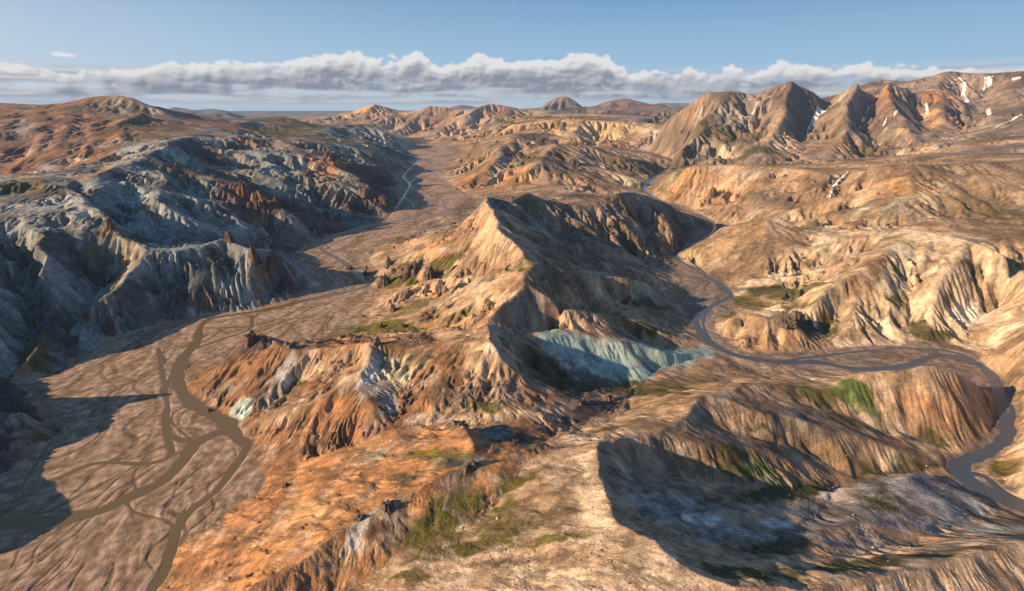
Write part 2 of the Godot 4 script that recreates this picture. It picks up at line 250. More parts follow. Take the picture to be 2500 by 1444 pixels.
# patches of rock, soil and moss: x, z, two half axes (x, z), kind, strength
const PATCHES := [
	[-1113, -1511, 82, 41, 26, 57, "E", 0.70],
	[-1377, -2156, 26, -70, 52, 91, "E", 0.90],
	[-1084, -1278, 116, 93, 74, 123, "W", 0.60],
	[-1232, -1273, 54, -7, 81, 95, "L", 0.90],
	[-1257, -1390, 59, -8, 37, 45, "D", 0.70],
	[-1355, -1441, 83, -8, 26, 30, "V", 1.00],
	[-1229, -1853, 103, 36, 50, 88, "D", 0.70],
	[-1215, -2262, 164, 153, 80, 233, "R", 0.70],
	[-1359, -2411, 43, -55, 118, 233, "K", 0.70],
	[-860, -1663, 153, 49, 39, 140, "M", 0.90],
	[-736, -1830, 155, 60, 43, 186, "M", 0.90],
	[-594, -2006, 118, -22, 22, 127, "M", 0.90],
	[-683, -1517, 73, -48, 17, 60, "M", 0.70],
	[-896, -1446, 80, 30, 35, 108, "L", 0.50],
	[-1005, -1624, 58, 21, 59, 122, "E", 0.55],
	[-893, -1143, 57, 30, 22, 50, "S", 0.60],
	[-981, -1089, 31, 1, 42, 84, "K", 0.70],
	[-909, -1076, 36, 7, 6, 34, "V", 0.80],
	[-899, -918, 73, 36, -11, 10, "L", 0.50],
	[-908, -974, -12, -39, 36, 47, "B2", 0.80],
	[-852, -1089, 83, 52, 6, 31, "S", 0.80],
	[-724, -1034, 44, -23, 15, 31, "E2", 0.80],
	[-645, -1055, 46, -12, 11, 27, "E2", 0.70],
	[-739, -959, 14, -45, 19, 15, "K", 0.80],
	[-814, -1026, 47, 43, -8, 54, "T", 0.60],
	[-523, -1089, 48, -19, -1, 46, "M", 1.00],
	[-561, -1055, 18, -6, 4, 34, "U", 0.90],
	[-558, -1098, 21, -12, 4, 14, "U", 0.60],
	[-636, -990, 60, -25, 4, 12, "M", 0.90],
	[-594, -1006, 28, -11, 3, 9, "K", 0.90],
	[-764, -861, 22, -9, 12, 24, "E2", 0.60],
	[-742, -868, 12, -9, 9, 19, "U", 0.60],
	[-783, -844, 8, 1, 10, 17, "C", 0.50],
	[-788, -764, 19, -2, 58, 52, "G", 1.00],
	[-778, -722, 12, -3, 16, 13, "O", 0.90],
	[-756, -758, 11, -16, 16, 23, "L", 0.60],
	[-694, -616, -9, -38, 35, 35, "K", 0.90],
	[-619, -537, 12, -9, 5, 7, "R", 0.90],
	[-599, -516, 16, -12, 10, 14, "M2", 0.90],
	[-610, -559, 4, -11, 18, 22, "V", 0.90],
	[-874, -1690, 16, -6, 22, 51, "O", 0.90],
	[-810, -1630, 12, -8, 24, 59, "O", 0.90],
	[-777, -1657, 11, -10, 13, 33, "O", 0.70],
	[-910, -1143, 7, -1, 16, 24, "O", 0.80],
	[-2634, -3580, 324, -35, 116, 184, "D", 0.90],
	[-2192, -3150, 255, 11, 61, 100, "V", 0.90],
	[-2346, -3580, 160, 110, 67, 135, "L", 0.50],
	[-2501, -2750, 272, 114, 234, 284, "M2", 0.90],
	[-2695, -2979, 70, 15, 204, 243, "L", 0.70],
	[-2219, -2739, -102, -255, 218, 247, "M2", 0.70],
	[-1899, -2411, -89, -280, 149, 173, "U", 0.90],
	[-1950, -2685, -29, -214, 108, 143, "O", 0.70],
	[-1911, -2208, 1, -123, 88, 99, "W", 0.60],
	[-1907, -2271, -13, -101, 68, 72, "O", 0.70],
	[-1470, -1630, -12, -116, 36, 40, "O2", 0.80],
	[-1290, -1598, -21, -107, 28, 34, "O2", 0.90],
	[-1339, -1752, -67, -169, 36, 45, "O2", 0.90],
	[-1904, -2317, 37, -3, 44, 63, "C", 0.70],
	[-1744, -2298, 77, 5, 52, 70, "T", 0.80],
	[-2129, -3051, -16, -296, 73, 107, "V", 1.00],
	[-1870, -2685, 90, -47, 47, 73, "V", 0.90],
	[-1905, -3015, 58, -127, 58, 96, "D", 0.80],
	[-1638, -2784, 89, -139, 37, 65, "V", 1.00],
	[-1519, -2326, 182, 123, 44, 75, "T", 0.60],
	[-1401, -2643, 190, 210, 67, 164, "R", 0.90],
	[-1430, -2828, 125, 96, 41, 98, "O2", 0.50],
	[-1251, -2909, 114, 103, 66, 184, "T2", 0.90],
	[-876, -2499, 21, -186, 116, 284, "O", 0.90],
	[-921, -2828, 16, -151, 57, 183, "U", 0.70],
	[-1323, -3385, 10, -372, 65, 170, "B", 0.60],
	[-722, -2421, 70, -53, 31, 129, "R", 0.70],
	[-1988, -4370, 158, -528, 65, 149, "D", 0.80],
	[-1663, -4116, 251, -155, 55, 143, "V", 1.00],
	[-1382, -4019, 59, -364, 41, 122, "V", 1.00],
	[-1522, -3265, 31, -256, 36, 80, "V", 0.90],
	[-1171, -3816, 102, -241, 29, 98, "V", 1.00],
	[-1237, -5066, 246, 34, 40, 284, "B2", 0.95],
	[-1567, -4907, 95, -521, 31, 100, "D", 0.80],
	[-760, -3371, 48, -213, 19, 146, "U", 0.90],
	[-1144, -3924, -22, -315, 23, 81, "U", 0.80],
	[-978, -3623, -5, -391, 20, 76, "G", 0.80],
	[-1962, -7432, 445, -13, 64, 280, "P", 0.80],
	[-826, -7285, 719, -607, 93, 473, "P", 0.70],
	[-1301, -6807, 489, -584, 52, 168, "U", 0.60],
	[-1543, -7000, 232, -347, 69, 207, "C", 0.40],
	[-279, -7402, 333, -46, 7, 210, "U", 0.50],
	[-764, -5849, 315, 4, 16, 125, "G", 1.00],
	[149, -6567, 575, 1053, -4, 174, "V", 0.90],
	[235, -3846, 181, -76, -11, 185, "Y", 0.90],
	[845, -5553, 520, -87, -43, 315, "Y", 0.80],
	[1412, -5293, 95, 703, -62, 246, "C", 0.80],
	[983, -5127, 242, -32, -34, 190, "U", 0.40],
	[787, -6944, 766, 182, -16, 146, "V", 1.00],
	[799, -8512, 211, 65, -40, 446, "K", 0.70],
	[424, -8049, 183, -28, -9, 169, "T", 0.70],
	[1728, -7922, 505, 144, -108, 510, "M2", 0.70],
	[141, -3696, 184, 289, -9, 138, "K", 1.00],
	[-201, -3725, 168, -154, 37, 248, "D", 0.70],
	[-214, -2718, 124, -104, 51, 197, "O", 0.80],
	[0, -2696, 92, -82, 32, 206, "O", 0.80],
	[-60, -3100, 33, -27, 17, 239, "E2", 0.90],
	[-91, -2750, 35, 1, 1, 54, "E2", 0.70],
	[119, -3076, 86, 208, -18, 249, "V", 1.00],
	[-386, -3537, 54, -301, 34, 190, "R", 0.80],
	[213, -3063, 68, 39, -12, 115, "C", 0.50],
	[513, -3331, 222, 29, -33, 158, "D", 0.90],
	[334, -2851, 199, -5, -21, 139, "K", 0.90],
	[622, -3201, 167, 36, -10, 39, "V", 1.00],
	[467, -2840, 119, 69, -20, 91, "T", 0.60],
	[624, -2784, 71, 60, -32, 99, "Y2", 0.90],
	[925, -3385, 200, -246, -26, 89, "V", 1.00],
	[-71, -1273, 47, 66, 12, 78, "L", 0.80],
	[44, -1395, 45, -29, -1, 43, "R", 0.90],
	[199, -1464, 93, 77, -18, 79, "R", 0.90],
	[382, -1542, 136, -99, -21, 72, "R", 1.00],
	[451, -1499, 90, -18, -29, 69, "R2", 0.90],
	[352, -1384, 58, 17, -20, 41, "V", 0.80],
	[470, -1464, 61, -40, -8, 22, "U", 0.40],
	[104, -1283, 76, 5, -18, 64, "B", 0.60],
	[-43, -1038, 64, 95, 4, 109, "T2", 0.90],
	[-9, -1120, 27, -63, 1, 159, "C", 0.50],
	[-173, -1238, 71, 38, 23, 104, "O", 0.80],
	[-124, -1273, 51, 56, 12, 71, "T", 0.70],
	[-253, -1218, 62, 18, 15, 52, "G", 1.00],
	[-257, -1129, 65, 35, 12, 44, "G", 1.00],
	[-168, -1199, 19, 23, 3, 23, "W", 0.95],
	[-127, -1147, 29, 21, 4, 19, "W", 0.40],
	[-139, -1120, 63, 27, 6, 22, "G", 1.00],
	[-78, -929, 41, 30, 5, 26, "S", 0.80],
	[-132, -940, 16, 4, 9, 35, "S", 0.80],
	[-114, -1051, 54, 32, 6, 21, "T", 0.50],
	[-153, -970, 20, -4, 15, 45, "O", 0.80],
	[-58, -847, 46, 2, 14, 75, "T2", 0.80],
	[4, -878, 29, 43, -1, 11, "G", 1.00],
	[-153, -844, 20, -16, 16, 49, "U", 0.90],
	[-116, -811, 11, 9, 3, 21, "S", 0.80],
	[-97, -804, 29, -11, 5, 16, "G", 1.00],
	[-201, -936, 44, -14, 12, 44, "G", 0.80],
	[-238, -854, 99, 60, 11, 44, "G", 1.00],
	[-296, -844, 85, 53, 10, 30, "V", 1.00],
	[-129, -779, 52, -11, 6, 33, "O2", 0.50],
	[-217, -1018, 32, 26, 8, 44, "K", 0.60],
	[142, -1143, 111, -21, -28, 125, "D", 0.90],
	[90, -892, 58, -11, -11, 64, "D", 0.90],
	[57, -844, 42, -19, -6, 23, "U", 0.40],
	[287, -994, 68, -31, -12, 29, "S", 0.90],
	[193, -951, 77, -150, -8, 29, "S", 0.70],
	[256, -963, 78, -12, -3, 8, "K", 0.90],
	[108, -840, 42, -13, -12, 27, "T2", 0.80],
	[175, -804, 43, -10, -12, 40, "T", 0.80],
	[235, -840, 45, -6, -7, 15, "O", 0.45],
	[249, -834, 48, -13, -3, 9, "V", 1.00],
	[27, -779, 39, -18, -8, 17, "L2", 0.80],
	[68, -779, 28, 43, -5, 9, "K", 0.80],
	[288, -840, 30, -1, -4, 12, "V", 1.00],
	[95, -716, 51, -8, -3, 14, "E", 0.80],
	[188, -728, 115, -16, -6, 18, "E", 1.00],
	[144, -699, 58, -9, -5, 17, "E", 1.00],
	[246, -743, 58, -41, 1, 7, "E", 1.00],
	[302, -770, 31, -10, -2, 8, "E", 1.00],
	[75, -630, 56, 3, -9, 49, "D", 1.00],
	[29, -659, 34, -18, -6, 28, "D", 0.70],
	[114, -661, 46, 9, -4, 20, "K", 0.80],
	[129, -643, 19, -7, -2, 13, "V", 1.00],
	[-33, -608, 27, 4, 1, 32, "T2", 0.80],
	[-33, -628, 23, 6, 1, 20, "C", 0.70],
	[-10, -562, 46, 4, -3, 23, "R", 0.90],
	[-40, -544, 35, 1, 1, 13, "V", 1.00],
	[-25, -540, 25, -1, 0, 11, "G", 0.80],
	[-29, -523, 62, -10, 1, 7, "Y", 0.80],
	[-113, -525, 11, -13, 9, 12, "C", 0.80],
	[-109, -550, 9, -6, 10, 17, "O", 0.90],
	[-88, -564, 14, -15, 16, 23, "R", 0.70],
	[-162, -620, 24, 7, 2, 37, "Y2", 0.90],
	[-142, -636, 30, 5, 3, 16, "Y2", 0.70],
	[-186, -594, 16, 6, -2, 39, "W", 0.90],
	[-154, -557, 11, 6, -3, 21, "W", 0.80],
	[-201, -646, 17, -2, 5, 21, "T2", 0.80],
	[-127, -651, 36, 5, 2, 10, "T", 0.80],
	[-76, -667, 51, 34, 2, 23, "T", 0.80],
	[-410, -728, 25, 5, 10, 25, "M", 1.00],
	[-408, -737, 15, 4, 7, 16, "K", 1.00],
	[-420, -646, 34, -19, 30, 34, "U", 0.95],
	[-378, -677, 22, -14, 24, 29, "U", 0.90],
	[-333, -656, 14, 9, -6, 39, "W", 0.75],
	[-339, -625, 17, 10, -4, 27, "W", 0.50],
	[-374, -611, 12, -3, 9, 12, "E", 1.00],
	[-308, -646, 15, 8, -2, 30, "V", 1.00],
	[-258, -654, 46, 15, 23, 47, "P", 0.90],
	[-293, -664, 19, 8, 0, 25, "T2", 0.60],
	[-224, -603, 18, -7, 12, 22, "C", 0.70],
	[-294, -575, 34, -13, 14, 21, "C", 0.50],
	[-235, -529, 55, -10, 16, 26, "U", 1.00],
	[-204, -548, 33, 7, 6, 22, "O", 0.80],
	[-273, -518, 29, -2, 12, 17, "U", 0.90],
	[-166, -521, 19, 5, 3, 13, "M2", 0.80],
	[-296, -510, 12, -5, 7, 9, "T2", 0.70],
	[-199, -454, 89, 1, 22, 44, "O", 0.70],
	[-145, -471, 53, -4, 12, 32, "T", 0.60],
	[-260, -355, 67, -2, 32, 41, "O", 1.00],
	[-189, -372, 54, -5, 19, 33, "O2", 0.90],
	[-246, -398, 31, -3, 17, 25, "U", 0.50],
	[-268, -336, 30, 0, 21, 25, "U", 0.40],
	[-152, -465, 16, 2, 6, 17, "S", 0.50],
	[-71, -425, 34, 17, 1, 9, "N2", 1.00],
	[-77, -423, 45, 23, 2, 14, "V", 0.90],
	[-97, -397, 24, 3, 2, 9, "V", 1.00],
	[-49, -346, 31, -22, 12, 19, "V", 1.00],
	[-58, -332, 16, -11, 8, 12, "G", 0.90],
	[-94, -326, 20, -9, 9, 15, "R", 0.80],
	[-79, -317, 17, 0, 2, 10, "V", 0.90],
	[-46, -398, 20, 6, 2, 17, "K", 1.00],
	[-55, -374, 22, 0, 1, 11, "L2", 0.60],
	[-114, -344, 18, -14, 6, 10, "C", 0.80],
	[-126, -321, 9, 2, -2, 14, "W", 0.80],
	[-136, -299, 15, -8, 5, 8, "T", 0.70],
	[-170, -289, 18, -12, 6, 7, "M2", 0.35],
	[0, -321, 54, -2, 3, 15, "V", 1.00],
	[-16, -307, 46, -4, 2, 9, "G", 1.00],
	[-47, -298, 50, 3, 1, 6, "V", 1.00],
	[-7, -374, 15, 0, 0, 14, "V", 1.00],
	[34, -338, 32, -1, 3, 33, "T", 0.80],
	[66, -353, 13, 6, -10, 69, "C", 0.90],
	[48, -375, 21, 9, -2, 19, "R", 0.50],
	[14, -257, 89, 31, -1, 15, "C", 0.90],
	[92, -247, 20, 16, -10, 18, "C", 0.90],
	[-76, -283, 19, 4, 1, 6, "V", 1.00],
	[-113, -284, 34, 8, 2, 8, "O2", 0.70],
	[61, -298, 17, 6, -4, 26, "C", 0.70],
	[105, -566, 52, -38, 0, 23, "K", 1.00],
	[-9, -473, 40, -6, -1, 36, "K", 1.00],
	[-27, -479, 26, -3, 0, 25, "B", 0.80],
	[54, -587, 50, -41, 1, 13, "O", 0.80],
	[134, -636, 45, 5, -4, 16, "U", 0.50],
	[0, -527, 29, -11, 1, 6, "C", 0.80],
	[47, -498, 19, -6, -1, 14, "O2", 0.60],
	[54, -437, 25, -1, -2, 23, "L", 0.60],
	[105, -484, 27, -4, -3, 16, "V", 1.00],
	[144, -426, 47, -6, -5, 11, "P", 0.90],
	[204, -498, 38, -22, -1, 17, "T2", 0.80],
	[202, -596, 18, 43, -8, 26, "G", 0.90],
	[185, -633, 18, 17, -7, 28, "V", 1.00],
	[293, -725, 37, -15, -6, 19, "O", 0.60],
	[254, -651, 34, 18, -8, 23, "V", 0.90],
	[273, -518, 52, 11, -12, 20, "T", 0.80],
	[313, -516, 38, 2, -11, 18, "D", 0.60],
	[277, -498, 37, 2, -5, 8, "C", 0.60],
	[347, -498, 42, 2, -3, 5, "T2", 0.70],
	[238, -449, 40, 4, -9, 11, "V", 1.00],
	[265, -442, 18, 5, -7, 8, "N", 1.00],
	[224, -435, 25, 1, -4, 5, "G", 1.00],
	[184, -433, 16, 0, -3, 5, "V", 0.80],
	[442, -573, 28, 6, -10, 16, "N", 1.00],
	[393, -571, 34, 6, -8, 11, "G", 0.90],
	[452, -559, 28, 6, -7, 7, "N", 0.80],
	[345, -521, 24, 8, -12, 17, "L2", 0.70],
	[551, -568, 69, -3, -25, 25, "O3", 0.95],
	[606, -577, 37, -3, -37, 31, "P", 0.60],
	[529, -582, 35, 5, -7, 8, "T2", 0.60],
	[472, -546, 35, 8, -7, 7, "C", 0.70],
	[485, -531, 25, 13, -9, 9, "Y2", 0.60],
	[526, -537, 23, 9, -6, 4, "V", 1.00],
	[576, -540, 19, -3, -6, 9, "R", 0.70],
	[381, -500, 30, 6, -4, 5, "B", 0.70],
	[419, -494, 39, 0, -5, 7, "T2", 0.60],
	[401, -486, 38, 1, -3, 5, "V", 0.80],
	[140, -348, 47, -2, -13, 31, "L", 0.90],
	[133, -384, 48, -18, -10, 28, "R", 0.70],
	[163, -341, 23, -4, -3, 7, "W", 0.90],
	[233, -358, 20, -10, -2, 5, "W", 0.90],
	[180, -330, 49, -15, -7, 16, "L", 0.80],
	[442, -397, 68, -31, -12, 15, "W", 0.70],
	[442, -369, 25, -2, -14, 13, "E", 0.70],
	[331, -386, 55, 8, -27, 37, "L2", 0.90],
	[269, -416, 82, -33, -9, 17, "G2", 1.00],
	[363, -403, 20, 0, -12, 17, "G2", 1.00],
	[217, -316, 34, -9, -10, 19, "G2", 1.00],
	[256, -269, 85, -16, -11, 14, "G2", 1.00],
	[159, -249, 34, 2, -8, 13, "G2", 1.00],
	[345, -302, 84, -47, -15, 16, "B", 0.70],
	[277, -245, 103, -25, -2, 5, "C", 0.95],
	[209, -234, 63, -15, -1, 3, "T", 0.80],
	[334, -265, 36, -13, -2, 8, "T2", 0.90],
	[478, -464, 19, -9, -19, 21, "U", 0.90],
	[462, -490, 43, -5, -4, 7, "G2", 1.00],
	[378, -371, 59, -14, -13, 16, "L", 0.70],
	[278, -324, 38, -6, -7, 10, "L", 0.80],
	[266, -346, 17, 5, -8, 12, "R", 0.80],
	[642, -1268, 89, 51, -39, 98, "T", 0.80],
	[684, -1283, 42, -1, -45, 102, "P", 0.60],
	[487, -1346, 33, 4, -5, 49, "Y2", 0.90],
	[545, -1228, 45, 62, -15, 33, "D", 0.45],
	[584, -1059, 80, 79, -19, 40, "V", 1.00],
	[504, -1034, 38, 31, -15, 34, "G", 1.00],
	[571, -951, 32, 56, -6, 13, "V", 1.00],
	[719, -1064, 47, -2, -45, 82, "T", 0.80],
	[763, -1204, -2, 50, -24, 42, "S", 0.80],
	[803, -1081, -38, 210, -36, 51, "UB", 0.90],
	[688, -959, 57, -29, 6, 20, "UB", 0.90],
	[649, -940, 35, -15, 8, 8, "UB", 0.60],
	[794, -998, 27, 10, -54, 62, "S2", 0.80],
	[950, -998, 61, 37, -15, 18, "C2", 0.90],
	[879, -1006, 28, 37, -26, 34, "C2", 0.70],
	[613, -929, 37, -8, -4, 14, "S2", 0.80],
	[645, -899, 40, 9, -19, 38, "C", 0.80],
	[703, -907, 34, -4, -22, 42, "T2", 0.70],
	[817, -955, 22, 21, -26, 41, "T2", 0.70],
	[875, -914, 56, -15, -43, 44, "W", 0.70],
	[746, -925, 14, 1, -12, 18, "V", 1.00],
	[756, -878, 12, 6, -13, 22, "V", 1.00],
	[783, -851, 32, 1, -9, 15, "V", 1.00],
	[929, -990, 33, 2, -13, 18, "V", 1.00],
	[727, -970, 14, -6, -2, 21, "G", 1.00],
	[592, -882, 10, 0, -18, 35, "G", 0.90],
	[708, -899, 26, 16, -9, 8, "V", 1.00],
	[1059, -1043, 30, -4, -25, 34, "V", 0.70],
	[923, -892, 24, 7, -40, 69, "C", 0.90],
	[812, -752, 11, 15, -53, 69, "T", 0.80],
	[747, -667, -7, 28, -30, 35, "V", 0.70],
	[680, -587, -3, 12, -19, 22, "O3", 0.90],
	[625, -533, -7, 16, -27, 28, "S2", 0.70],
	[575, -486, 4, 13, -12, 13, "V", 1.00],
	[556, -467, 9, 8, -4, 6, "K", 1.00],
	[432, -854, 34, -2, 0, 19, "T2", 0.90],
	[470, -821, 42, 3, -7, 18, "O3", 0.90],
	[476, -857, 24, 3, -7, 17, "K", 1.00],
	[547, -871, 11, 13, -24, 30, "V", 1.00],
	[440, -878, 20, 6, -9, 19, "O2", 0.90],
	[439, -959, 14, 12, -27, 64, "G", 1.00],
	[430, -827, 19, 5, -6, 17, "D", 0.60],
	[666, -840, 70, -4, -6, 10, "C", 0.60],
	[459, -1152, 13, 59, -31, 57, "UB", 0.60],
	[455, -1199, 10, 48, -23, 44, "V", 0.90],
	[626, -779, 111, 0, -16, 24, "GR", 0.90],
	[809, -2335, 101, 8, 0, 95, "O2", 0.70],
	[752, -2450, 51, 39, -1, 40, "G", 1.00],
	[875, -2173, 117, -19, -25, 168, "P", 0.80],
	[876, -1830, 59, 37, -48, 154, "R", 0.80],
	[927, -1704, 37, 57, -49, 103, "D", 0.70],
	[844, -1605, 36, 104, -39, 82, "R", 0.80],
	[955, -2217, 61, 100, -14, 38, "W", 0.30],
	[887, -1481, 13, 39, -28, 55, "S", 0.60],
	[845, -1384, 48, -5, -20, 34, "S", 0.90],
	[1178, -1624, 102, 100, -40, 66, "O2", 0.80],
	[1186, -1529, 75, -6, -24, 38, "O", 0.60],
	[1050, -1529, 100, -73, -27, 63, "S", 0.90],
	[1075, -1429, 110, -68, -20, 49, "S", 0.90],
	[1126, -1390, 104, -68, -19, 42, "S2", 0.60],
	[988, -1357, 103, -45, -14, 33, "T2", 0.80],
	[1283, -1548, 72, 66, -32, 41, "D", 0.60],
	[1299, -1384, 79, 51, -83, 97, "D", 0.80],
	[1276, -1351, 64, 2, -63, 78, "V", 0.90],
	[1328, -1481, 60, 12, -26, 35, "T2", 0.60],
	[1415, -1731, 341, -11, -47, 59, "D", 0.70],
	[1305, -1670, 196, -7, -21, 32, "UB", 0.50],
	[1235, -1657, 66, 47, -17, 27, "D", 0.70],
	[2031, -2182, 66, 111, -40, 44, "T", 0.70],
	[1151, -1293, 53, 11, -45, 58, "T", 0.70],
	[2927, -4301, -211, 457, -143, 200, "O", 0.90],
	[3495, -4476, 125, 105, -182, 233, "O", 0.70],
	[3133, -4051, -136, 421, -131, 162, "O3", 0.90],
	[2436, -3227, 158, -24, -80, 114, "C", 0.90],
	[2931, -3509, 229, -131, -66, 92, "C", 0.80],
	[3226, -3939, 155, -44, -113, 158, "O", 0.60],
	[1834, -3710, 242, -266, 7, 96, "O2", 0.70],
	[1712, -3481, 159, -181, 1, 82, "C", 0.40],
	[1454, -3816, 306, 35, -104, 313, "V", 0.90],
	[1229, -3537, 160, 11, -12, 54, "V", 1.00],
	[1552, -3345, 158, 50, -37, 92, "V", 1.00],
	[1397, -3481, 114, 50, -22, 65, "C", 0.80],
	[1466, -4423, 85, 21, 18, 77, "U", 0.70],
	[1591, -4441, 105, 77, -15, 57, "U", 0.60],
	[2171, -4133, 320, -314, -100, 233, "R2", 0.80],
	[2465, -3924, 294, -187, -156, 310, "R2", 0.90],
	[2114, -3537, 216, -153, -107, 264, "T2", 0.60],
	[2261, -3412, 233, -114, -84, 143, "V", 0.90],
	[2808, -3971, 89, 43, -143, 244, "R2", 0.80],
	[1731, -4183, 249, -196, -33, 189, "L2", 0.60],
	[4130, -4848, 232, 65, -107, 157, "R", 0.70],
	[3682, -4067, -327, 555, -300, 307, "D", 0.60],
	[2524, -3710, 49, 137, -80, 135, "V", 0.70],
	[2676, -3666, -44, 212, -74, 91, "O2", 0.50],
	[1890, -3398, 198, -174, -45, 121, "T2", 0.70],
	[2296, -3785, 47, 207, -90, 174, "R2", 0.60],
	[-52, -346, 20, -14, 8, 13, "G", 1.00],
	[-77, -324, 13, -5, 6, 11, "G", 1.00],
	[-25, -355, 8, 3, -4, 15, "G2", 1.00],
	[-16, -307, 43, -3, 1, 7, "G", 1.00],
	[-51, -302, 28, 0, 1, 6, "G", 1.00],
	[11, -375, 17, -5, 2, 7, "G", 1.00],
	[-41, -384, 15, 5, -1, 7, "K", 1.00],
	[-71, -425, 34, 17, 1, 8, "N2", 1.00],
	[-95, -389, 14, -4, 2, 7, "V", 1.00],
	[-76, -287, 10, 2, 1, 4, "G", 1.00],
	[265, -442, 19, 6, -7, 7, "N", 1.00],
	[230, -440, 26, 5, -5, 5, "G", 1.00],
	[203, -440, 20, 2, -3, 4, "V", 1.00],
	[440, -571, 26, 5, -10, 14, "N", 1.00],
	[384, -562, 32, 8, -5, 6, "G2", 1.00],
	[419, -537, 28, 4, -8, 10, "G2", 1.00],
	[306, -496, 40, -3, -1, 2, "G2", 1.00],
	[450, -486, 51, -10, -3, 6, "G2", 1.00],
	[272, -415, 83, -35, -7, 14, "G2", 1.00],
	[363, -403, 20, 0, -11, 16, "G2", 1.00],
	[217, -316, 35, -12, -9, 17, "G2", 1.00],
	[256, -273, 75, -7, -9, 11, "G2", 1.00],
	[155, -252, 30, 0, -7, 11, "G2", 1.00],
	[521, -540, 22, 9, -5, 3, "G2", 0.90],
	[188, -643, 33, 4, -7, 35, "G2", 1.00],
	[226, -636, 27, 22, -8, 23, "V", 1.00],
	[76, -641, 45, 7, -7, 40, "G2", 1.00],
	[163, -341, 22, -2, -3, 6, "W", 1.00],
	[233, -356, 23, -11, -2, 5, "W", 1.00],
	[490, -430, 52, -20, -9, 10, "W", 0.80],
	[423, -384, 49, -22, -8, 9, "B2", 1.00],
	[572, -492, -1, 18, -13, 13, "G", 1.00],
	[-253, -1218, 43, 0, 12, 39, "G", 1.00],
	[-252, -1125, 53, 26, 9, 30, "G", 1.00],
	[-248, -861, 110, 69, 9, 36, "G", 1.00],
	[-140, -1129, 55, 24, 5, 17, "G", 1.00],
	[0, -889, 30, 38, -1, 12, "G", 1.00],
	[588, -1068, 83, 74, -16, 34, "G2", 1.00],
	[498, -1038, 35, 30, -13, 31, "G", 1.00],
	[448, -1180, 14, 39, -22, 45, "G2", 1.00],
	[249, -837, 44, -12, -4, 9, "G2", 1.00],
	[256, -963, 70, -13, -2, 6, "K", 1.00],
	[746, -925, 12, 1, -12, 17, "G2", 0.90],
	[756, -878, 11, 5, -12, 20, "G2", 0.90],
	[783, -851, 32, 1, -8, 12, "G2", 0.90],
	[929, -990, 29, 2, -11, 15, "V", 1.00],
	[596, -882, 7, 1, -21, 39, "G", 0.90],
	[551, -871, 10, 10, -20, 24, "G2", 1.00],
	[-788, -764, 15, -2, 47, 42, "G", 1.00],
	[-778, -722, 10, -2, 13, 10, "O", 1.00],
	[1288, -1368, 58, 36, -69, 80, "V", 1.00],
	[1086, -1429, 99, -64, -16, 38, "S", 1.00],
	[1050, -1529, 84, -61, -21, 49, "S", 1.00],
	[1229, -3537, 134, 9, -10, 43, "G2", 0.80],
	[1552, -3345, 135, 43, -32, 79, "G2", 0.70],
	[1429, -3740, 166, 15, -49, 149, "V", 1.00],
	[875, -2173, 88, -14, -12, 84, "O2", 0.80],
	[898, -1951, 36, 50, -27, 87, "D", 0.80],
	[976, -1809, 22, 67, -45, 84, "R2", 0.90],
	[877, -1677, 42, 75, -18, 41, "T2", 0.80],
	[1003, -1548, 49, -33, -43, 99, "R2", 0.80],
	[1114, -1560, 51, 27, -22, 38, "O2", 1.00],
	[1169, -1470, 98, -49, -19, 36, "T2", 0.90],
	[1179, -1357, 38, 34, -39, 47, "R2", 0.80],
	[1415, -1731, 172, 34, -20, 26, "D", 1.00],
	[1228, -1745, 37, 64, -12, 20, "UB", 0.90],
	[1532, -1630, 58, 22, -41, 47, "T2", 0.70],
	[1470, -4318, 76, 87, -7, 102, "R2", 0.90],
	[1649, -3955, 187, -128, -24, 104, "L2", 0.80],
	[2126, -3939, 134, -82, -29, 72, "R2", 0.90],
	[2530, -4084, 80, 18, -116, 214, "R", 1.00],
	[2136, -4183, 133, -77, -37, 94, "R", 1.00],
	[2132, -3426, 158, -108, -28, 73, "O2", 0.90],
	[2639, -3955, 15, 50, -133, 231, "D", 0.80],
	[1810, -3924, 55, 74, -46, 113, "U", 0.60],
	[3816, -4512, 222, -103, -136, 184, "R", 0.90],
	[3092, -3371, 335, -248, -81, 96, "R2", 0.90],
	[28, -346, 23, 0, 2, 20, "T", 0.90],
	[16, -320, 34, -1, 1, 10, "V", 0.90],
	[30, -292, 26, 2, 0, 5, "G", 0.90],
	[0, -280, 38, 6, 0, 4, "R2", 0.90],
	[45, -319, 12, -2, 2, 20, "R2", 0.60],
	[-7, -345, 13, -2, 3, 12, "G", 0.90],
	[263, -514, 38, 10, -4, 7, "R2", 0.90],
	[219, -471, 27, 0, -8, 16, "R2", 0.70],
	[308, -506, 38, 1, -3, 4, "V", 0.80],
	[185, -438, 26, -2, -3, 5, "T", 0.80],
	[382, -504, 30, 5, -3, 4, "R2", 0.80],
	[344, -490, 28, 2, -3, 4, "V", 0.80],
	[-96, -1180, 36, 30, 18, 76, "T", 0.80],
	[-206, -1967, 27, -144, 13, 76, "R2", 0.70],
	[-66, -994, 34, 32, 7, 41, "T", 0.80],
	[-154, -1081, 28, 15, 7, 24, "V", 0.90],
	[211, -1362, 59, 17, -14, 40, "R2", 0.80],
	[230, -3755, 112, 43, -5, 80, "K", 1.00],
	[0, -3371, 90, -243, 18, 121, "R2", 0.90],
	[-153, -2784, 73, -65, 16, 64, "U", 0.90],
	[509, -3292, 146, 35, -11, 45, "R2", 1.00],
	[765, -3150, 132, -34, -18, 67, "V", 0.90],
	[746, -1018, 25, -5, -28, 51, "UB", 1.00],
	[827, -982, 9, 8, -30, 40, "R2", 0.80],
	[846, -929, 17, -5, -20, 26, "V", 0.80],
	[635, -851, 22, 1, -11, 20, "R2", 0.70],
	[746, -1120, 42, -2, -15, 32, "R2", 0.70],
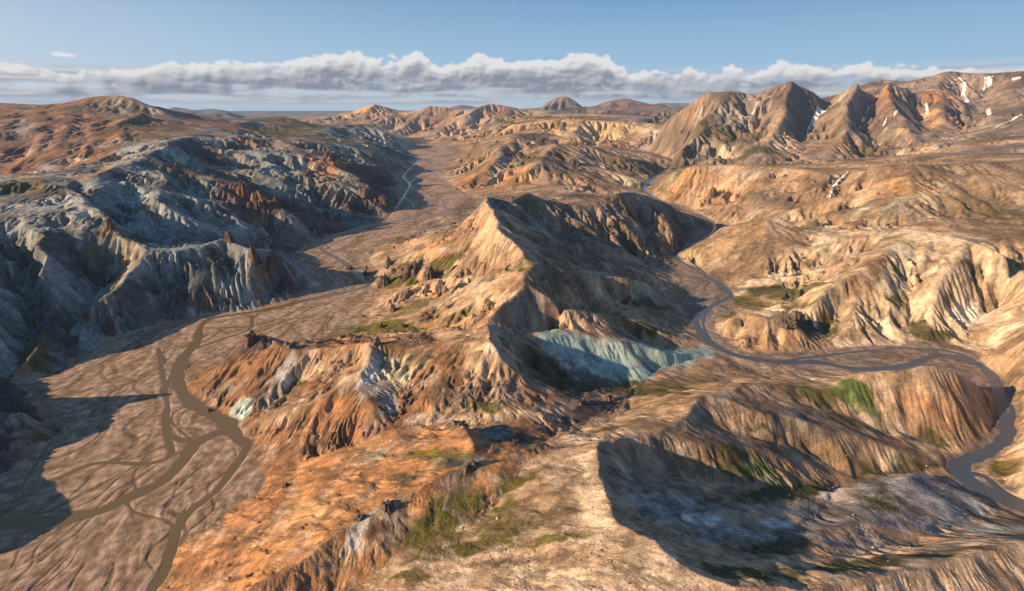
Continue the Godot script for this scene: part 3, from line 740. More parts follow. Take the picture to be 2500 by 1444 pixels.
	[649, -1199, 45, -2, -5, 22, "R2", 0.60],
	[645, -1341, 28, 32, -9, 22, "O2", 0.60],
	[689, -1166, 34, 2, -6, 18, "V", 0.70],
]
const SNOWS := [
	["long white snow streak in the saddle gully left of the dark cone", 2565, -4388, 2532, -4336, 2369, -4183, 2294, -4116, 2164, -3939, 2151, -3939, 2359, -4250, 2415, -4336, 2394, -4336, 2481, -4405],
	["thin white snow streak right of the dark cone", 2926, -4423, 2873, -4318, 2768, -4233, 2581, -3987, 2455, -3816, 2661, -4116, 2885, -4388],
	["tall white snow tongue below the summit plateau", 4127, -5147, 4224, -5189, 4064, -4946, 3840, -4585, 3762, -4512, 3934, -4791, 4105, -5066],
	["short narrow snow sliver on the brown cone flank", 2827, -3987, 2823, -3971, 2729, -3862, 2700, -3831, 2745, -3908],
	["small white snow patch beside the orange spur", 3327, -4423, 3348, -4423, 3300, -4318, 3216, -4183, 3205, -4199, 3273, -4301],
	["white snow patch in the deep gully right of the orange spur", 3800, -4370, 3854, -4388, 3725, -4216, 3557, -4035, 3617, -4133],
	["long slanting snow streak at the right edge", 3714, -3939, 3646, -3862, 3408, -3740, 3242, -3637, 3315, -3696, 3524, -3816],
	["snow strip on the right end of the summit plateau", 4440, -4946, 4520, -4926, 4474, -4868, 4395, -4868],
	["flat snow strip on the summit plateau beside the snow tongue", 4337, -5107, 4445, -5127, 4380, -5046, 4300, -5026],
	["small flat snow patch on the grey mountain slope", 1860, -4233, 1905, -4199, 1878, -4183, 1860, -4199],
	["pale snow streak in the gully of the front plateau hill", 1270, -1967, 1253, -1943, 1138, -1816, 1073, -1731, 1033, -1677, 1055, -1717, 1104, -1787, 1158, -1853],
	["thin snow streak low on the dark mountain base", 2674, -3877, 2709, -3908, 2620, -3785, 2591, -3770],
]
const ROCKS := [
	["ochre rock pinnacle on the blue grey spur", -910, -1143, 14.9, 31.6, "ochre_rock"],
	["rust brown pinnacle on the middle of the blue grey crest", -648, -1143, 16.9, 28.1, "maroon_rock"],
	["broad maroon rock tower at the right end of the blue grey crest", -546, -1125, 27.9, 31.6, "maroon_rock"],
	["jagged maroon rock tower left of the broad tower", -575, -1098, 20.0, 36.4, "maroon_rock"],
	["small maroon rock stub on the blue grey crest", -670, -1107, 12.8, 16.4, "maroon_rock"],
	["leftmost orange rock blade on the maroon ridge", -874, -1683, 32.1, 50.8, "ochre_rock"],
	["tallest orange rock blade on the maroon ridge", -810, -1630, 28.7, 60.0, "ochre_rock"],
	["low orange rock blade right of the tallest blade", -776, -1650, 31.7, 39.6, "ochre_rock"],
	["dark rock tooth on the shaded crag above the river bend", -674, -1838, 29.6, 50.3, "dark_rock"],
	["maroon rock stub above the orange blades", -1282, -2326, 46.9, 46.9, "maroon_rock"],
	["maroon rock knob high on the shaded slope", -1225, -1928, 24.1, 24.1, "ochre_rock"],
	["small rust rock knob on the shaded maroon slope", -1038, -1809, 14.2, 19.9, "ochre_rock"],
	["dark rock crest on the crag hill in front of the river", -415, -737, 23.3, 25.9, "maroon_rock"],
	["smaller dark rock at the right of the crag hill crest", -384, -725, 21.8, 15.4, "dark_rock"],
	["dark rock stub on the rust hill crest", -344, -714, 16.4, 11.4, "dark_rock"],
	["maroon rock tooth at the foot of the blue grey crag", -742, -861, 15.1, 33.1, "maroon_rock"],
	["dark rock on the tan crest above the pale gully", -195, -667, 11.8, 9.4, "dark_rock"],
	["large dark rock mass on the mossy slope", -235, -1147, 38.5, 38.5, "dark_rock"],
	["dark rock beside the large rock mass, to its right", -184, -1098, 31.3, 35.0, "dark_rock"],
	["dark rock at the lower left of the mossy slope", -300, -1143, 25.2, 32.9, "dark_rock"],
	["pale rock at the river edge of the mossy slope", -368, -1238, 18.7, 27.0, "dark_rock"],
	["rock fin standing alone high on the mossy slope", -323, -1293, 17.2, 30.1, "dark_rock"],
	["dark rock between the lone fin and the large rock mass", -290, -1194, 14.0, 16.0, "dark_rock"],
	["rock cluster low on the ochre part of the mossy slope", -181, -1018, 25.9, 20.7, "dark_rock"],
	["small rock right of the low rock cluster", -149, -1010, 18.8, 18.8, "dark_rock"],
	["rock topping the right of the mossy rock row", -149, -1081, 21.7, 19.9, "dark_rock"],
	["dark rock cone on the green flat", -242, -963, 14.9, 18.3, "dark_rock"],
	["small dark rock on the green flat near its edge", -240, -861, 9.0, 9.0, "dark_rock"],
	["small rust rock on the green flat", -195, -837, 10.2, 8.8, "maroon_rock"],
	["lone rock standing in the river bed", -428, -1288, 17.2, 15.1, "dark_rock"],
	["dark rock cap on the orange knoll by the blue river", 486, -851, 29.5, 20.7, "dark_rock"],
	["second dark rock on the orange knoll", 538, -899, 20.3, 14.0, "dark_rock"],
	["grey rock at the left shoulder of the orange knoll", 416, -871, 13.6, 10.6, "dark_rock"],
	["dark rock knob above the mossy hollow", -38, -389, 12.1, 9.8, "dark_rock"],
	["dark rock on the orange crest in the foreground", -107, -348, 10.5, 7.7, "dark_rock"],
	["rock lip on the orange foreground crest", -127, -337, 8.9, 4.8, "dark_rock"],
	["brown rock on the orange ramp edge", -106, -442, 6.8, 5.1, "maroon_rock"],
	["small dark rock on the lower orange ramp", -242, -445, 7.0, 4.4, "maroon_rock"],
	["dark rock at the water edge below the rust slope", -425, -618, 8.0, 5.7, "dark_rock"],
	["dark rock on the far crag by the wide river bed", -600, -2113, 67.1, 36.9, "dark_rock"],
	["rock tooth on the far crag above the river bed", -525, -2088, 33.3, 36.7, "maroon_rock"],
	["ochre rock pinnacle on the far orange spur", -900, -2611, 48.6, 44.6, "ochre_rock"],
	["dark rock ledge over the black ravine", -59, -479, 18.0, 8.1, "dark_rock"],
	["rock ledge on the right side of the black ravine", 91, -577, 12.8, 9.6, "dark_rock"],
	["dark rock tooth in the black ravine", 130, -601, 10.0, 10.0, "dark_rock"],
	["pale rock pillar high on the left slope", -934, -966, 11.2, 14.5, "ochre_rock"],
	["rust rock pillar on the lower left spur", -785, -871, 10.5, 16.5, "maroon_rock"],
	["dark rock in the slope below the tan plateau", 832, -2139, 30.6, 37.3, "dark_rock"],
	["grey rock tooth by the white knoll", 875, -1446, 25.8, 25.8, "dark_rock"],
	["dark rock on the far dark hill shoulder", 347, -2967, 92.4, 46.2, "dark_rock"],
]

# two tones of each kind of ground, as linear base colours
const KINDS := {
	"T": [.31, .22, .145, .20, .138, .09], "T2": [.42, .31, .215, .29, .205, .135], "C": [.52, .42, .31, .34, .26, .18], "C2": [.58, .49, .38, .42, .33, .23],
	"O": [.39, .205, .095, .26, .14, .07], "O2": [.43, .275, .15, .29, .175, .09], "O3": [.43, .255, .14, .33, .205, .125], "U": [.24, .132, .075, .145, .088, .056],
	"UB": [.19, .108, .07, .25, .17, .115], "P": [.40, .285, .20, .27, .175, .115], "Y": [.46, .32, .15, .49, .40, .27], "Y2": [.45, .40, .28, .32, .265, .155],
	"R": [.23, .18, .148, .13, .098, .078], "R2": [.2, .145, .112, .13, .092, .07], "D": [.11, .082, .058, .18, .138, .1], "V": [.095, .08, .036, .15, .115, .066],
	"G": [.085, .082, .02, .118, .10, .034], "G2": [.055, .06, .024, .09, .082, .042], "N": [.085, .125, .04, .12, .125, .04], "N2": [.19, .165, .02, .12, .11, .03],
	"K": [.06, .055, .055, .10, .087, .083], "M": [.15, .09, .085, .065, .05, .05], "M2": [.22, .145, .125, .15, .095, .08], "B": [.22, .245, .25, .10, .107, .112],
	"B2": [.2, .215, .23, .13, .135, .145], "L": [.30, .285, .295, .165, .155, .165], "L2": [.17, .155, .155, .21, .19, .18], "W": [.52, .52, .51, .3, .3, .3],
	"E": [.34, .45, .43, .29, .39, .36], "E2": [.27, .32, .31, .14, .152, .148], "S": [.29, .30, .22, .21, .19, .13], "S2": [.35, .33, .25, .26, .225, .16],
	"GR": [.32, .235, .18, .22, .16, .115], "FP": [.13, .13, .13, .1, .1, .1],
}
# how deeply rills cut each hill, and how craggy it is
const CUT := {
	"tan_cone": [.35, 0.0], "pale_ridge": [.22, 0.0], "brown_spur_hill": [.24, 0.0], "shaded_basin": [.3, 0.0], "orange_ramp": [.28, 0.0], "streaked_hill": [1.0, .05],
	"green_streaked_slope": [.9, .05], "teal_spur": [.2, 0.0], "moor_hill": [.5, 0.0], "eroded_face": [1.3, .03], "brown_dome": [.45, .02], "blue_grey_crag": [1.55, .5], "maroon_crag": [1.6, .8], "rust_crag_hill": [.7, .12],
	"edge_crag": [1.1, .7], "small_dark_hill": [1.1, .5], "dark_hill": [.9, .1], "badlands": [1.4, 0.0], "pink_range": [1.0, 0.0], "crag_knoll": [.7, .5], "snow_mountain": [1.2, .4],
	"distant_hill": [.6, 0.0], "far_plain": [.1, 0.0], "orange_face_hill": [.22, 0.0], "cream_hill": [.85, 0.0], "grey_ribbed_hill": [1.0, 0.05], "tan_ridge": [.75, .1], "edge_slope": [.7, 0.0],
}

var h := PackedFloat32Array()      # coarse heights
var owner_of := PackedInt32Array() # coarse: hill number, -2 valley floor
var tone_a := PackedColorArray()
var tone_b := PackedColorArray()
var cut := PackedFloat32Array()
var crag := PackedFloat32Array()
var floor_share := PackedFloat32Array()
var from_crest := PackedFloat32Array()   # coarse: cells to the nearest crest
var fh := PackedFloat32Array()     # fine heights
var bank_west := PackedFloat32Array()
var bank_east := PackedFloat32Array()
var jx := PackedFloat32Array()
var jy := PackedFloat32Array()
var names_taken := {}
var clock := 0

func lap(what: String) -> void:
	var now := Time.get_ticks_msec()
	print(what, " ", now - clock, " ms")
	clock = now

func floor_level(z: float) -> float:
	return maxf(0.0, -z - 1500.0) * 0.005

func noise(seed_: int, freq: float, octaves := 4, kind := FastNoiseLite.TYPE_SIMPLEX_SMOOTH) -> FastNoiseLite:
	var n := FastNoiseLite.new()
	n.noise_type = kind
	n.seed = seed_
	n.frequency = freq
	n.fractal_octaves = octaves
	if octaves == 1:
		n.fractal_type = FastNoiseLite.FRACTAL_NONE
	return n

func _ready() -> void:
	clock = Time.get_ticks_msec()
	view_and_light()
	lap("sky")
	large_shape()
	lap("shape")
	paint_ground()
	lap("paint")
	rills_coarse()
	lap("rills")
	fine_shape()
	lap("fine")
	land_meshes()
	lap("land")
	water_mesh(bank_west, "river", "broad silty brown river braiding over the pale gravel plain on the left", Color(.14, .10, .045))
	water_mesh(bank_east, "blue_river", "narrow slate blue river winding through the right hand valley", Color(.055, .072, .105))
	snow_patches()
	rocks()
	loose_stones()
	lap("things")

# ---------------------------------------------------------------- camera, sky, sun
func view_and_light() -> void:
	var cam := Camera3D.new()
	cam.name = "camera"
	add_child(cam)
	cam.position = Vector3(0, 400, 0)
	cam.rotation.x = -atan(460.0 / 1250.0)
	cam.fov = rad_to_deg(2.0 * atan(722.0 / 1250.0))
	cam.near = 1.0
	cam.far = 80000.0
	var sun := DirectionalLight3D.new()
	sun.name = "sun"
	add_child(sun)
	var towards := Vector3(0.90, -0.34, -0.34)
	sun.look_at_from_position(Vector3.ZERO, towards, Vector3.UP)
	sun.light_color = Color(1.0, 0.85, 0.67)
	sun.light_energy = 1.6
	sun.light_angular_distance = 0.5
	sun.shadow_enabled = true
	var e := Environment.new()
	e.background_mode = Environment.BG_SKY
	var sky := Sky.new()
	var m := PanoramaSkyMaterial.new()
	m.panorama = ImageTexture.create_from_image(sky_image())
	m.energy_multiplier = 0.93
	sky.sky_material = m
	e.sky = sky
	e.background_energy_multiplier = 1.0
	e.tonemap_mode = Environment.TONE_MAPPER_LINEAR
	e.tonemap_exposure = 2.08
	e.fog_enabled = true
	e.fog_density = 0.000019
	e.fog_light_color = Color(0.62, 0.79, 1.0)
	e.sdfgi_enabled = true
	e.ssao_enabled = true
	e.ssil_enabled = true
	var w := WorldEnvironment.new()
	w.name = "surroundings"
	w.environment = e
	add_child(w)

# cloud bank: the height of its top in degrees above the horizon, by azimuth in degrees from straight ahead
const CLOUD_TOPS := [-180, 3.0, -120, 2.8, -70, 2.4, -47, 1.6, -42, 2.0, -40, 2.7, -36, 3.0, -30, 3.9, -26, 4.3, -21, 4.7, -17, 5.1, -13, 4.7, -9.5, 5.1, -7.3, 4.2, -6, 4.6, 0, 4.7, 6, 5.0, 9.6, 4.8, 10.8, 3.7, 14, 3.5, 22, 3.3, 27, 3.5, 35, 3.3, 40, 3.2, 60, 3.4, 120, 3.2, 180, 3.0]
# single clouds: azimuth, height, half width, half height in degrees
const LONE_CLOUDS := [-42.5, 2.75, 2.6, 0.42, -44.8, 2.0, 2.2, 0.62, -38.6, 3.9, 1.1, 0.2, -75.0, 3.6, 5.0, 0.7, 100.0, 4.4, 6.0, 0.6, -130.0, 4.2, 6.0, 0.7, 150.0, 4.8, 5.0, 0.6]

func cloud_top(az: float) -> float:
	var i := 0
	while i < CLOUD_TOPS.size() - 4 and CLOUD_TOPS[i + 2] < az:
		i += 2
	var t: float = clampf((az - CLOUD_TOPS[i]) / (CLOUD_TOPS[i + 2] - CLOUD_TOPS[i]), 0, 1)
	return lerpf(CLOUD_TOPS[i + 1], CLOUD_TOPS[i + 3], t * t * (3 - 2 * t))

func sky_image() -> Image:
	var w := 4096
	var hh := 2048
	var small := Image.create(256, 512, false, Image.FORMAT_RGBF)
	for y in 512:
		var up := 90.0 - (y + 0.5) * 180.0 / 512.0
		for x in 256:
			var az := wrapf((x + 0.5) / 256.0 * 360.0, -180.0, 180.0)   # the first column looks along -z
			small.set_pixel(x, y, air(az, up))
	small.resize(w, hh, Image.INTERPOLATE_CUBIC)
	var per := w / 360.0
	var puff := noise(3, 1.0, 5)
	var wide := noise(9, 1.0, 3)
	var layer := noise(21, 1.0, 4)
	var y0 := int((90.0 - 9.0) * hh / 180.0)
	var y1 := int(90.0 * hh / 180.0)
	for x in w:
		var az := wrapf((x + 0.5) / per, -180.0, 180.0)
		var top := cloud_top(az) + 0.45 * wide.get_noise_2d(az * 0.22, 4.0)
		for y in range(y0, y1):
			var up := 90.0 - (y + 0.5) * 180.0 / hh
			var c := air(az, up)
			# thin sheets of cloud under the bank, seen edge on
			var s := layer.get_noise_2d(az * 0.075, up * 1.5)
			var sheet := smoothstep(-0.35, 0.25, s + 0.12) * smoothstep(0.05, 0.5, up) * smoothstep(3.8, 2.4, up) * 0.9
			if sheet > 0.01:
				var sl := clampf(0.42 + 2.6 * (s - layer.get_noise_2d(az * 0.075 - 0.01, up * 1.5 + 0.2)), 0.0, 1.0)
				c = c.lerp(Color(.185, .20, .235).lerp(Color(.37, .335, .325), sl), sheet)
			var d := cloud(az, up, top, puff)
			if d > 0.0:
				var ahead := cloud(az - 0.30, up + 0.28, top, puff)
				var above := cloud(az - 0.15, up + 0.8, top, puff)
				var rel := smoothstep(1.7, top + 0.3, up)
				var lit := clampf(0.10 + 0.62 * rel + 0.9 * (d - ahead) + 0.30 * (0.5 - above), 0.0, 1.0)
				var body := Color(.125, .135, .165).lerp(Color(.26, .26, .275), smoothstep(0.0, 0.5, lit)).lerp(Color(.42, .41, .405), smoothstep(0.4, 1.0, lit))
				var a := smoothstep(0.0, 0.13, d) * smoothstep(0.9, 2.1, up + 1.3 * s + 0.9 * wide.get_noise_2d(az * 0.3, 30.0))
				c = c.lerp(body, a * 0.97)
			small.set_pixel(x, y, c)
	return small

func cloud(az: float, up: float, top: float, puff: FastNoiseLite) -> float:
	var n := puff.get_noise_2d(az * 0.21, up * 0.40 + 7.0)
	var n2 := puff.get_noise_2d(az * 0.8 + 40.0, up * 1.2)
	var edge := (top - up) / 1.5
	var d := minf(edge, 0.5)
	for i in range(0, LONE_CLOUDS.size(), 4):
		var x: float = (az - LONE_CLOUDS[i]) / LONE_CLOUDS[i + 2]
		if absf(x) < 1.6:
			var y: float = (up - LONE_CLOUDS[i + 1]) / LONE_CLOUDS[i + 3]
			d = maxf(d, 0.42 * (1.0 - x * x - y * y * (0.7 if y > 0.0 else 1.6)))
	return clampf(d + n * 0.70 + n2 * 0.24 - 0.04, -0.2, 1.0)

func air(az: float, up: float) -> Color:
	var t := clampf(up / 90.0, 0.0, 1.0)
	var c := Color(.30, .335, .37).lerp(Color(.165, .265, .365), smoothstep(-0.01, 0.055, t))
	c = c.lerp(Color(.085, .175, .30), smoothstep(0.04, 0.13, t))
	c = c.lerp(Color(.045, .085, .15), smoothstep(0.12, 0.6, t))
	var near_sun := (cos(deg_to_rad(az + 118.0)) * 0.5 + 0.5)
	c = c.lerp(Color(.50, .49, .47), pow(near_sun, 2.6) * 0.95 * (1.0 - smoothstep(0.02, 0.4, t)))
	if up < 0:
		c = Color(.285, .325, .37)
	return c

# ---------------------------------------------------------------- large shape
func az_of(u: float) -> float:
	return A0 + u * DM

func r_of(v: float) -> float:
	return R0 * exp(v * DM)

func to_grid(x: float, z: float) -> Vector2:
	return Vector2((atan2(x, -z) - A0) / DM, log(maxf(sqrt(x * x + z * z), 1.0) / R0) / DM)

func relax(g: PackedFloat32Array, val: PackedFloat32Array, fix: PackedByteArray, w: int, n: int, times: int) -> PackedFloat32Array:
	for k in times:
		for v in n:
			var row := v * w
			var above := row - w if v > 0 else row
			var below := row + w if v < n - 1 else row
			for u in w:
				var i := row + u
				if fix[i]:
					g[i] = val[i]
				else:
					var l := i - 1 if u > 0 else i
					var r := i + 1 if u < w - 1 else i
					g[i] = g[i] + 1.5 * ((g[l] + g[r] + g[above + u] + g[below + u]) * 0.25 - g[i])
	return g

func large_shape() -> void:
	var n := NU * NV
	var val := PackedFloat32Array()
	val.resize(n)
	var fix := PackedByteArray()
	fix.resize(n)
	owner_of.resize(n)
	owner_of.fill(-1)
	# valley floors
	for poly in FLOORS:
		var pts := PackedVector2Array()
		var count: int = poly.size() / 2
		for i in count:
			var a := Vector2(poly[2 * i], poly[2 * i + 1])
			var j := (i + 1) % count
			var b := Vector2(poly[2 * j], poly[2 * j + 1])
			for k in 6:
				var p := a.lerp(b, k / 6.0)
				pts.append(to_grid(p.x, p.y))
		for v in NV:
			var xs := PackedFloat32Array()
			for i in pts.size():
				var a := pts[i]
				var b := pts[(i + 1) % pts.size()]
				if (a.y > v) != (b.y > v):
					xs.append(a.x + (b.x - a.x) * (v - a.y) / (b.y - a.y))
			xs.sort()
			for k in range(0, xs.size() - 1, 2):
				for u in range(maxi(0, ceili(xs[k])), mini(NU - 1, floori(xs[k + 1])) + 1):
					owner_of[v * NU + u] = -2
	for p in dense(CHANNELS_EAST[0], 3.0):
		var g := to_grid(p.x, p.y)
		var rr := sqrt(p.x * p.x + p.y * p.y)
		var k := (p.z + 4.0) / rr / DM
		for v in range(maxi(0, floori(g.y - k)), mini(NV - 1, ceili(g.y + k)) + 1):
			for u in range(maxi(0, floori(g.x - k)), mini(NU - 1, ceili(g.x + k)) + 1):
				if (u - g.x) * (u - g.x) + (v - g.y) * (v - g.y) <= maxf(k * k, 0.6):
					owner_of[v * NU + u] = -2
	for v in NV:
		var r := r_of(v)
		for u in NU:
			var i := v * NU + u
			if owner_of[i] == -2:
				val[i] = floor_level(-r * cos(az_of(u)))
				fix[i] = 1
	# crests and gullies
	for pass_ in 2:
		for line in LINES:
			var hill: int = line[0]
			if (hill < 0) != (pass_ == 0):
				continue
			for s in range(1, line.size() - 5, 3):
				var a := Vector3(line[s], line[s + 1], line[s + 2])
				var b := Vector3(line[s + 3], line[s + 4], line[s + 5])
				var ga := to_grid(a.x, a.y)
				var gb := to_grid(b.x, b.y)
				var steps := int(maxf(absf(ga.x - gb.x), absf(ga.y - gb.y)) * 2.0) + 2
				for k in steps + 1:
					var p := a.lerp(b, float(k) / steps)
					var g := to_grid(p.x, p.y)
					var u := roundi(g.x)
					var v := roundi(g.y)
					if u < 0 or u >= NU or v < 0 or v >= NV:
						continue
					var i := v * NU + u
					if owner_of[i] == -2:
						continue
					if hill >= 0:
						if fix[i] != 2 or p.z > val[i]:
							val[i] = p.z
							owner_of[i] = hill
						fix[i] = 2
					elif fix[i] == 0:
						val[i] = p.z
						fix[i] = 1
	# even slopes between them, from coarse to fine
	var vals := [val]
	var fixes := [fix]
	var sizes := [Vector2i(NU, NV)]
	while mini(sizes[-1].x, sizes[-1].y) > 8:
		var sw: int = sizes[-1].x
		var sn: int = sizes[-1].y
		var w2 := (sw + 1) / 2
		var n2 := (sn + 1) / 2
		var v2 := PackedFloat32Array()
		var c2 := PackedFloat32Array()
		var f2 := PackedByteArray()
		v2.resize(w2 * n2)
		c2.resize(w2 * n2)
		f2.resize(w2 * n2)
		var sv: PackedFloat32Array = vals[-1]
		var sf: PackedByteArray = fixes[-1]
		for v in sn:
			for u in sw:
				if sf[v * sw + u]:
					var k := (v >> 1) * w2 + (u >> 1)
					v2[k] += sv[v * sw + u]
					c2[k] += 1.0
					f2[k] = 1
		for k in w2 * n2:
			if f2[k]:
				v2[k] /= c2[k]
		vals.append(v2)
		fixes.append(f2)
		sizes.append(Vector2i(w2, n2))
	var g := PackedFloat32Array()
	for level in range(vals.size() - 1, -1, -1):
		var w: int = sizes[level].x
		var nn: int = sizes[level].y
		var up := PackedFloat32Array()
		up.resize(w * nn)
		if level == vals.size() - 1:
			up.fill(150.0)
		else:
			var pw: int = sizes[level + 1].x
			for v in nn:
				for u in w:
					up[v * w + u] = g[(v >> 1) * pw + (u >> 1)]
		g = relax(up, vals[level], fixes[level], w, nn, 40 if level > 0 else 24)
	# which hill a slope belongs to: water runs down, ownership with it
	var keys := PackedInt64Array()
	keys.resize(n)
	for i in n:
		keys[i] = (int((2000.0 - g[i]) * 1000.0) << 20) | i
	keys.sort()
	var own := owner_of.duplicate()
	for key in keys:
		var i: int = key & 0xFFFFF
		if own[i] != -1:
			continue
		var u := i % NU
		var best := -1e9
		var from := -1
		for d in [-1, 1, -NU, NU, -NU - 1, -NU + 1, NU - 1, NU + 1]:
			var j: int = i + d
			if j < 0 or j >= n or absi(j % NU - u) > 1:
				continue
			if g[j] > best and own[j] >= 0:
				best = g[j]
				from = j
		own[i] = own[from] if from >= 0 else 0
	var far_from := PackedFloat32Array()
	far_from.resize(n)
	for i in n:
		far_from[i] = 0.0 if fix[i] == 2 else 999.0
	for i in range(NU + 1, n):
		far_from[i] = minf(far_from[i], minf(minf(far_from[i - 1], far_from[i - NU]) + 1.0, minf(far_from[i - NU - 1], far_from[i - NU + 1]) + 1.414))
	for i in range(n - NU - 2, -1, -1):
		far_from[i] = minf(far_from[i], minf(minf(far_from[i + 1], far_from[i + NU]) + 1.0, minf(far_from[i + NU + 1], far_from[i + NU - 1]) + 1.414))
	from_crest.resize(n)
	# bend crests and shores so that nothing runs straight
	var wa := noise(11, 0.022, 4)
	var wb := noise(12, 0.022, 4)
	h.resize(n)
	for v in NV:
		for u in NU:
			var su := clampf(u + 4.5 * wa.get_noise_2d(u, v), 0, NU - 1.01)
			var sv := clampf(v + 5.0 * wb.get_noise_2d(u, v), 0, NV - 1.01)
			var iu := int(su)
			var iv := int(sv)
			var fu := su - iu
			var fv := sv - iv
			var i := iv * NU + iu
			h[v * NU + u] = lerpf(lerpf(g[i], g[i + 1], fu), lerpf(g[i + NU], g[i + NU + 1], fu), fv)
			owner_of[v * NU + u] = own[roundi(sv) * NU + roundi(su)]
			from_crest[v * NU + u] = lerpf(lerpf(far_from[i], far_from[i + 1], fu), lerpf(far_from[i + NU], far_from[i + NU + 1], fu), fv)
	h = blurred(h, 1)

func blurred(a: PackedFloat32Array, times: int) -> PackedFloat32Array:
	for k in times:
		var b := a.duplicate()
		for v in range(1, NV - 1):
			for u in range(1, NU - 1):
				var i := v * NU + u
				b[i] = a[i] * 0.36 + (a[i - 1] + a[i + 1] + a[i - NU] + a[i + NU]) * 0.11 + (a[i - NU - 1] + a[i - NU + 1] + a[i + NU - 1] + a[i + NU + 1]) * 0.05
		a = b
	return a

# a smooth line through points given as x, z, half width: dense points
func dense(line: Array, step: float) -> PackedVector3Array:
	var out := PackedVector3Array()
	var p: Array[Vector3] = []
	for i in range(0, line.size(), 3):
		p.append(Vector3(line[i], line[i + 1], line[i + 2]))
	for i in p.size() - 1:
		var a := p[maxi(i - 1, 0)]
		var d := p[mini(i + 2, p.size() - 1)]
		var k := maxi(2, int(p[i].distance_to(p[i + 1]) / (step * maxf(1.0, p[i].length() / 900.0))))
		for j in k:
			out.append(p[i].cubic_interpolate(p[i + 1], a, d, float(j) / k))
	out.append(p[-1])
	return out

# ---------------------------------------------------------------- colours
func paint_ground() -> void:
	var n := NU * NV
	tone_a.resize(n)
	tone_b.resize(n)
	cut.resize(n)
	crag.resize(n)
	floor_share.resize(n)
	var base_a := []
	var base_b := []
	for hill in HILLS:
		var k: Array = KINDS[hill[1]]
		base_a.append(Color(k[0], k[1], k[2]))
		base_b.append(Color(k[3], k[4], k[5]))
	for i in n:
		var o := owner_of[i]
		if o < 0:
			floor_share[i] = 1.0
			var k: Array = KINDS["GR"]
			tone_a[i] = Color(k[0], k[1], k[2])
			tone_b[i] = Color(k[3], k[4], k[5])
		else:
			tone_a[i] = base_a[o]
			tone_b[i] = base_b[o]
			var c: Array = CUT.get(HILLS[o][0], [1.0, 0.0])
			cut[i] = c[0]
			crag[i] = c[1]
	floor_share = blurred(floor_share, 1)
	cut = blurred(cut, 3)
	crag = blurred(crag, 3)
	var edge := noise(31, 0.05, 4)
	for p in PATCHES:
		var ax := Vector2(p[2], p[3])
		var az := Vector2(p[4], p[5])
		var det := ax.x * az.y - ax.y * az.x
		if absf(det) < 1.0:
			continue
		var k: Array = KINDS[p[6]]
		var ca := Color(k[0], k[1], k[2])
		var cb := Color(k[3], k[4], k[5])
		var reach := (ax.length() + az.length()) * 1.3
		var c := to_grid(p[0], p[1])
		var rr := Vector2(p[0], p[1]).length()
		var ku := reach / maxf(rr - reach, rr * 0.5) / DM
		for v in range(maxi(0, int(c.y - ku)), mini(NV - 1, int(c.y + ku)) + 1):
			var r := r_of(v)
			for u in range(maxi(0, int(c.x - ku)), mini(NU - 1, int(c.x + ku)) + 1):
				var i := v * NU + u
				if owner_of[i] == -2:
					continue
				var a := az_of(u)
				var d := Vector2(r * sin(a) - p[0], -r * cos(a) - p[1])
				var s := (d.x * az.y - d.y * az.x) / det
				var t := (ax.x * d.y - ax.y * d.x) / det
				var q := sqrt(s * s + t * t)
				if q > 1.6:
					continue
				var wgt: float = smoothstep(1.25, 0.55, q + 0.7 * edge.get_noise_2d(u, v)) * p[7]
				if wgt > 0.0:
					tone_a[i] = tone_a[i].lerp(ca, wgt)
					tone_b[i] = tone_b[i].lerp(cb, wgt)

# ---------------------------------------------------------------- rills
# rows of rills that run along the given directions: -1 in a rill, 1 on the rib between two
func rows_of_rills(w: int, n: int, cell: float, lam: float, dx: PackedFloat32Array, dy: PackedFloat32Array, seed_: int) -> PackedFloat32Array:
	var out := PackedFloat32Array()
	out.resize(w * n)
	var k := cell / lam
	for v in n:
		var py := v * k
		var iy := floori(py)
		for u in w:
			var i := v * w + u
			var sx := -dy[i]
			var sy := dx[i]
			if sx == 0.0 and sy == 0.0:
				continue
			var px := u * k
			var ix := floori(px)
			var cs := 0.0
			var sn := 0.0
			var ws := 0.0
			for j in range(-1, 2):
				for q in range(-1, 2):
					var t := ((ix + q) * 374761 + (iy + j) * 668265 + seed_ * 9176) & 4095
					var vx := px - (ix + q) - jx[t]
					var vy := py - (iy + j) - jy[t]
					var g := 1.0 - (vx * vx + vy * vy) * 0.5
					if g > 0.0:
						g = g * g
						var ph := TAU * (vx * sx + vy * sy)
						cs += g * cos(ph)
						sn += g * sin(ph)
						ws += g
			out[i] = cs / sqrt(cs * cs + sn * sn + 0.02 * ws * ws + 1e-9)
	return out

func directions(a: PackedFloat32Array, w: int, n: int, dx: PackedFloat32Array, dy: PackedFloat32Array, slope: PackedFloat32Array, cell: float, v0: float) -> void:
	for v in n:
		var up := maxi(v - 1, 0) * w
		var dn := mini(v + 1, n - 1) * w
		var r := R0 * exp(v0 + v * cell)
		for u in w:
			var gx := a[v * w + mini(u + 1, w - 1)] - a[v * w + maxi(u - 1, 0)]
			var gy := a[dn + u] - a[up + u]
			var l := sqrt(gx * gx + gy * gy)
			var i := v * w + u
			slope[i] = l / (2.0 * cell * r)
			if l > 1e-5:
				dx[i] = gx / l
				dy[i] = gy / l

var flow_x := PackedFloat32Array()
var flow_y := PackedFloat32Array()

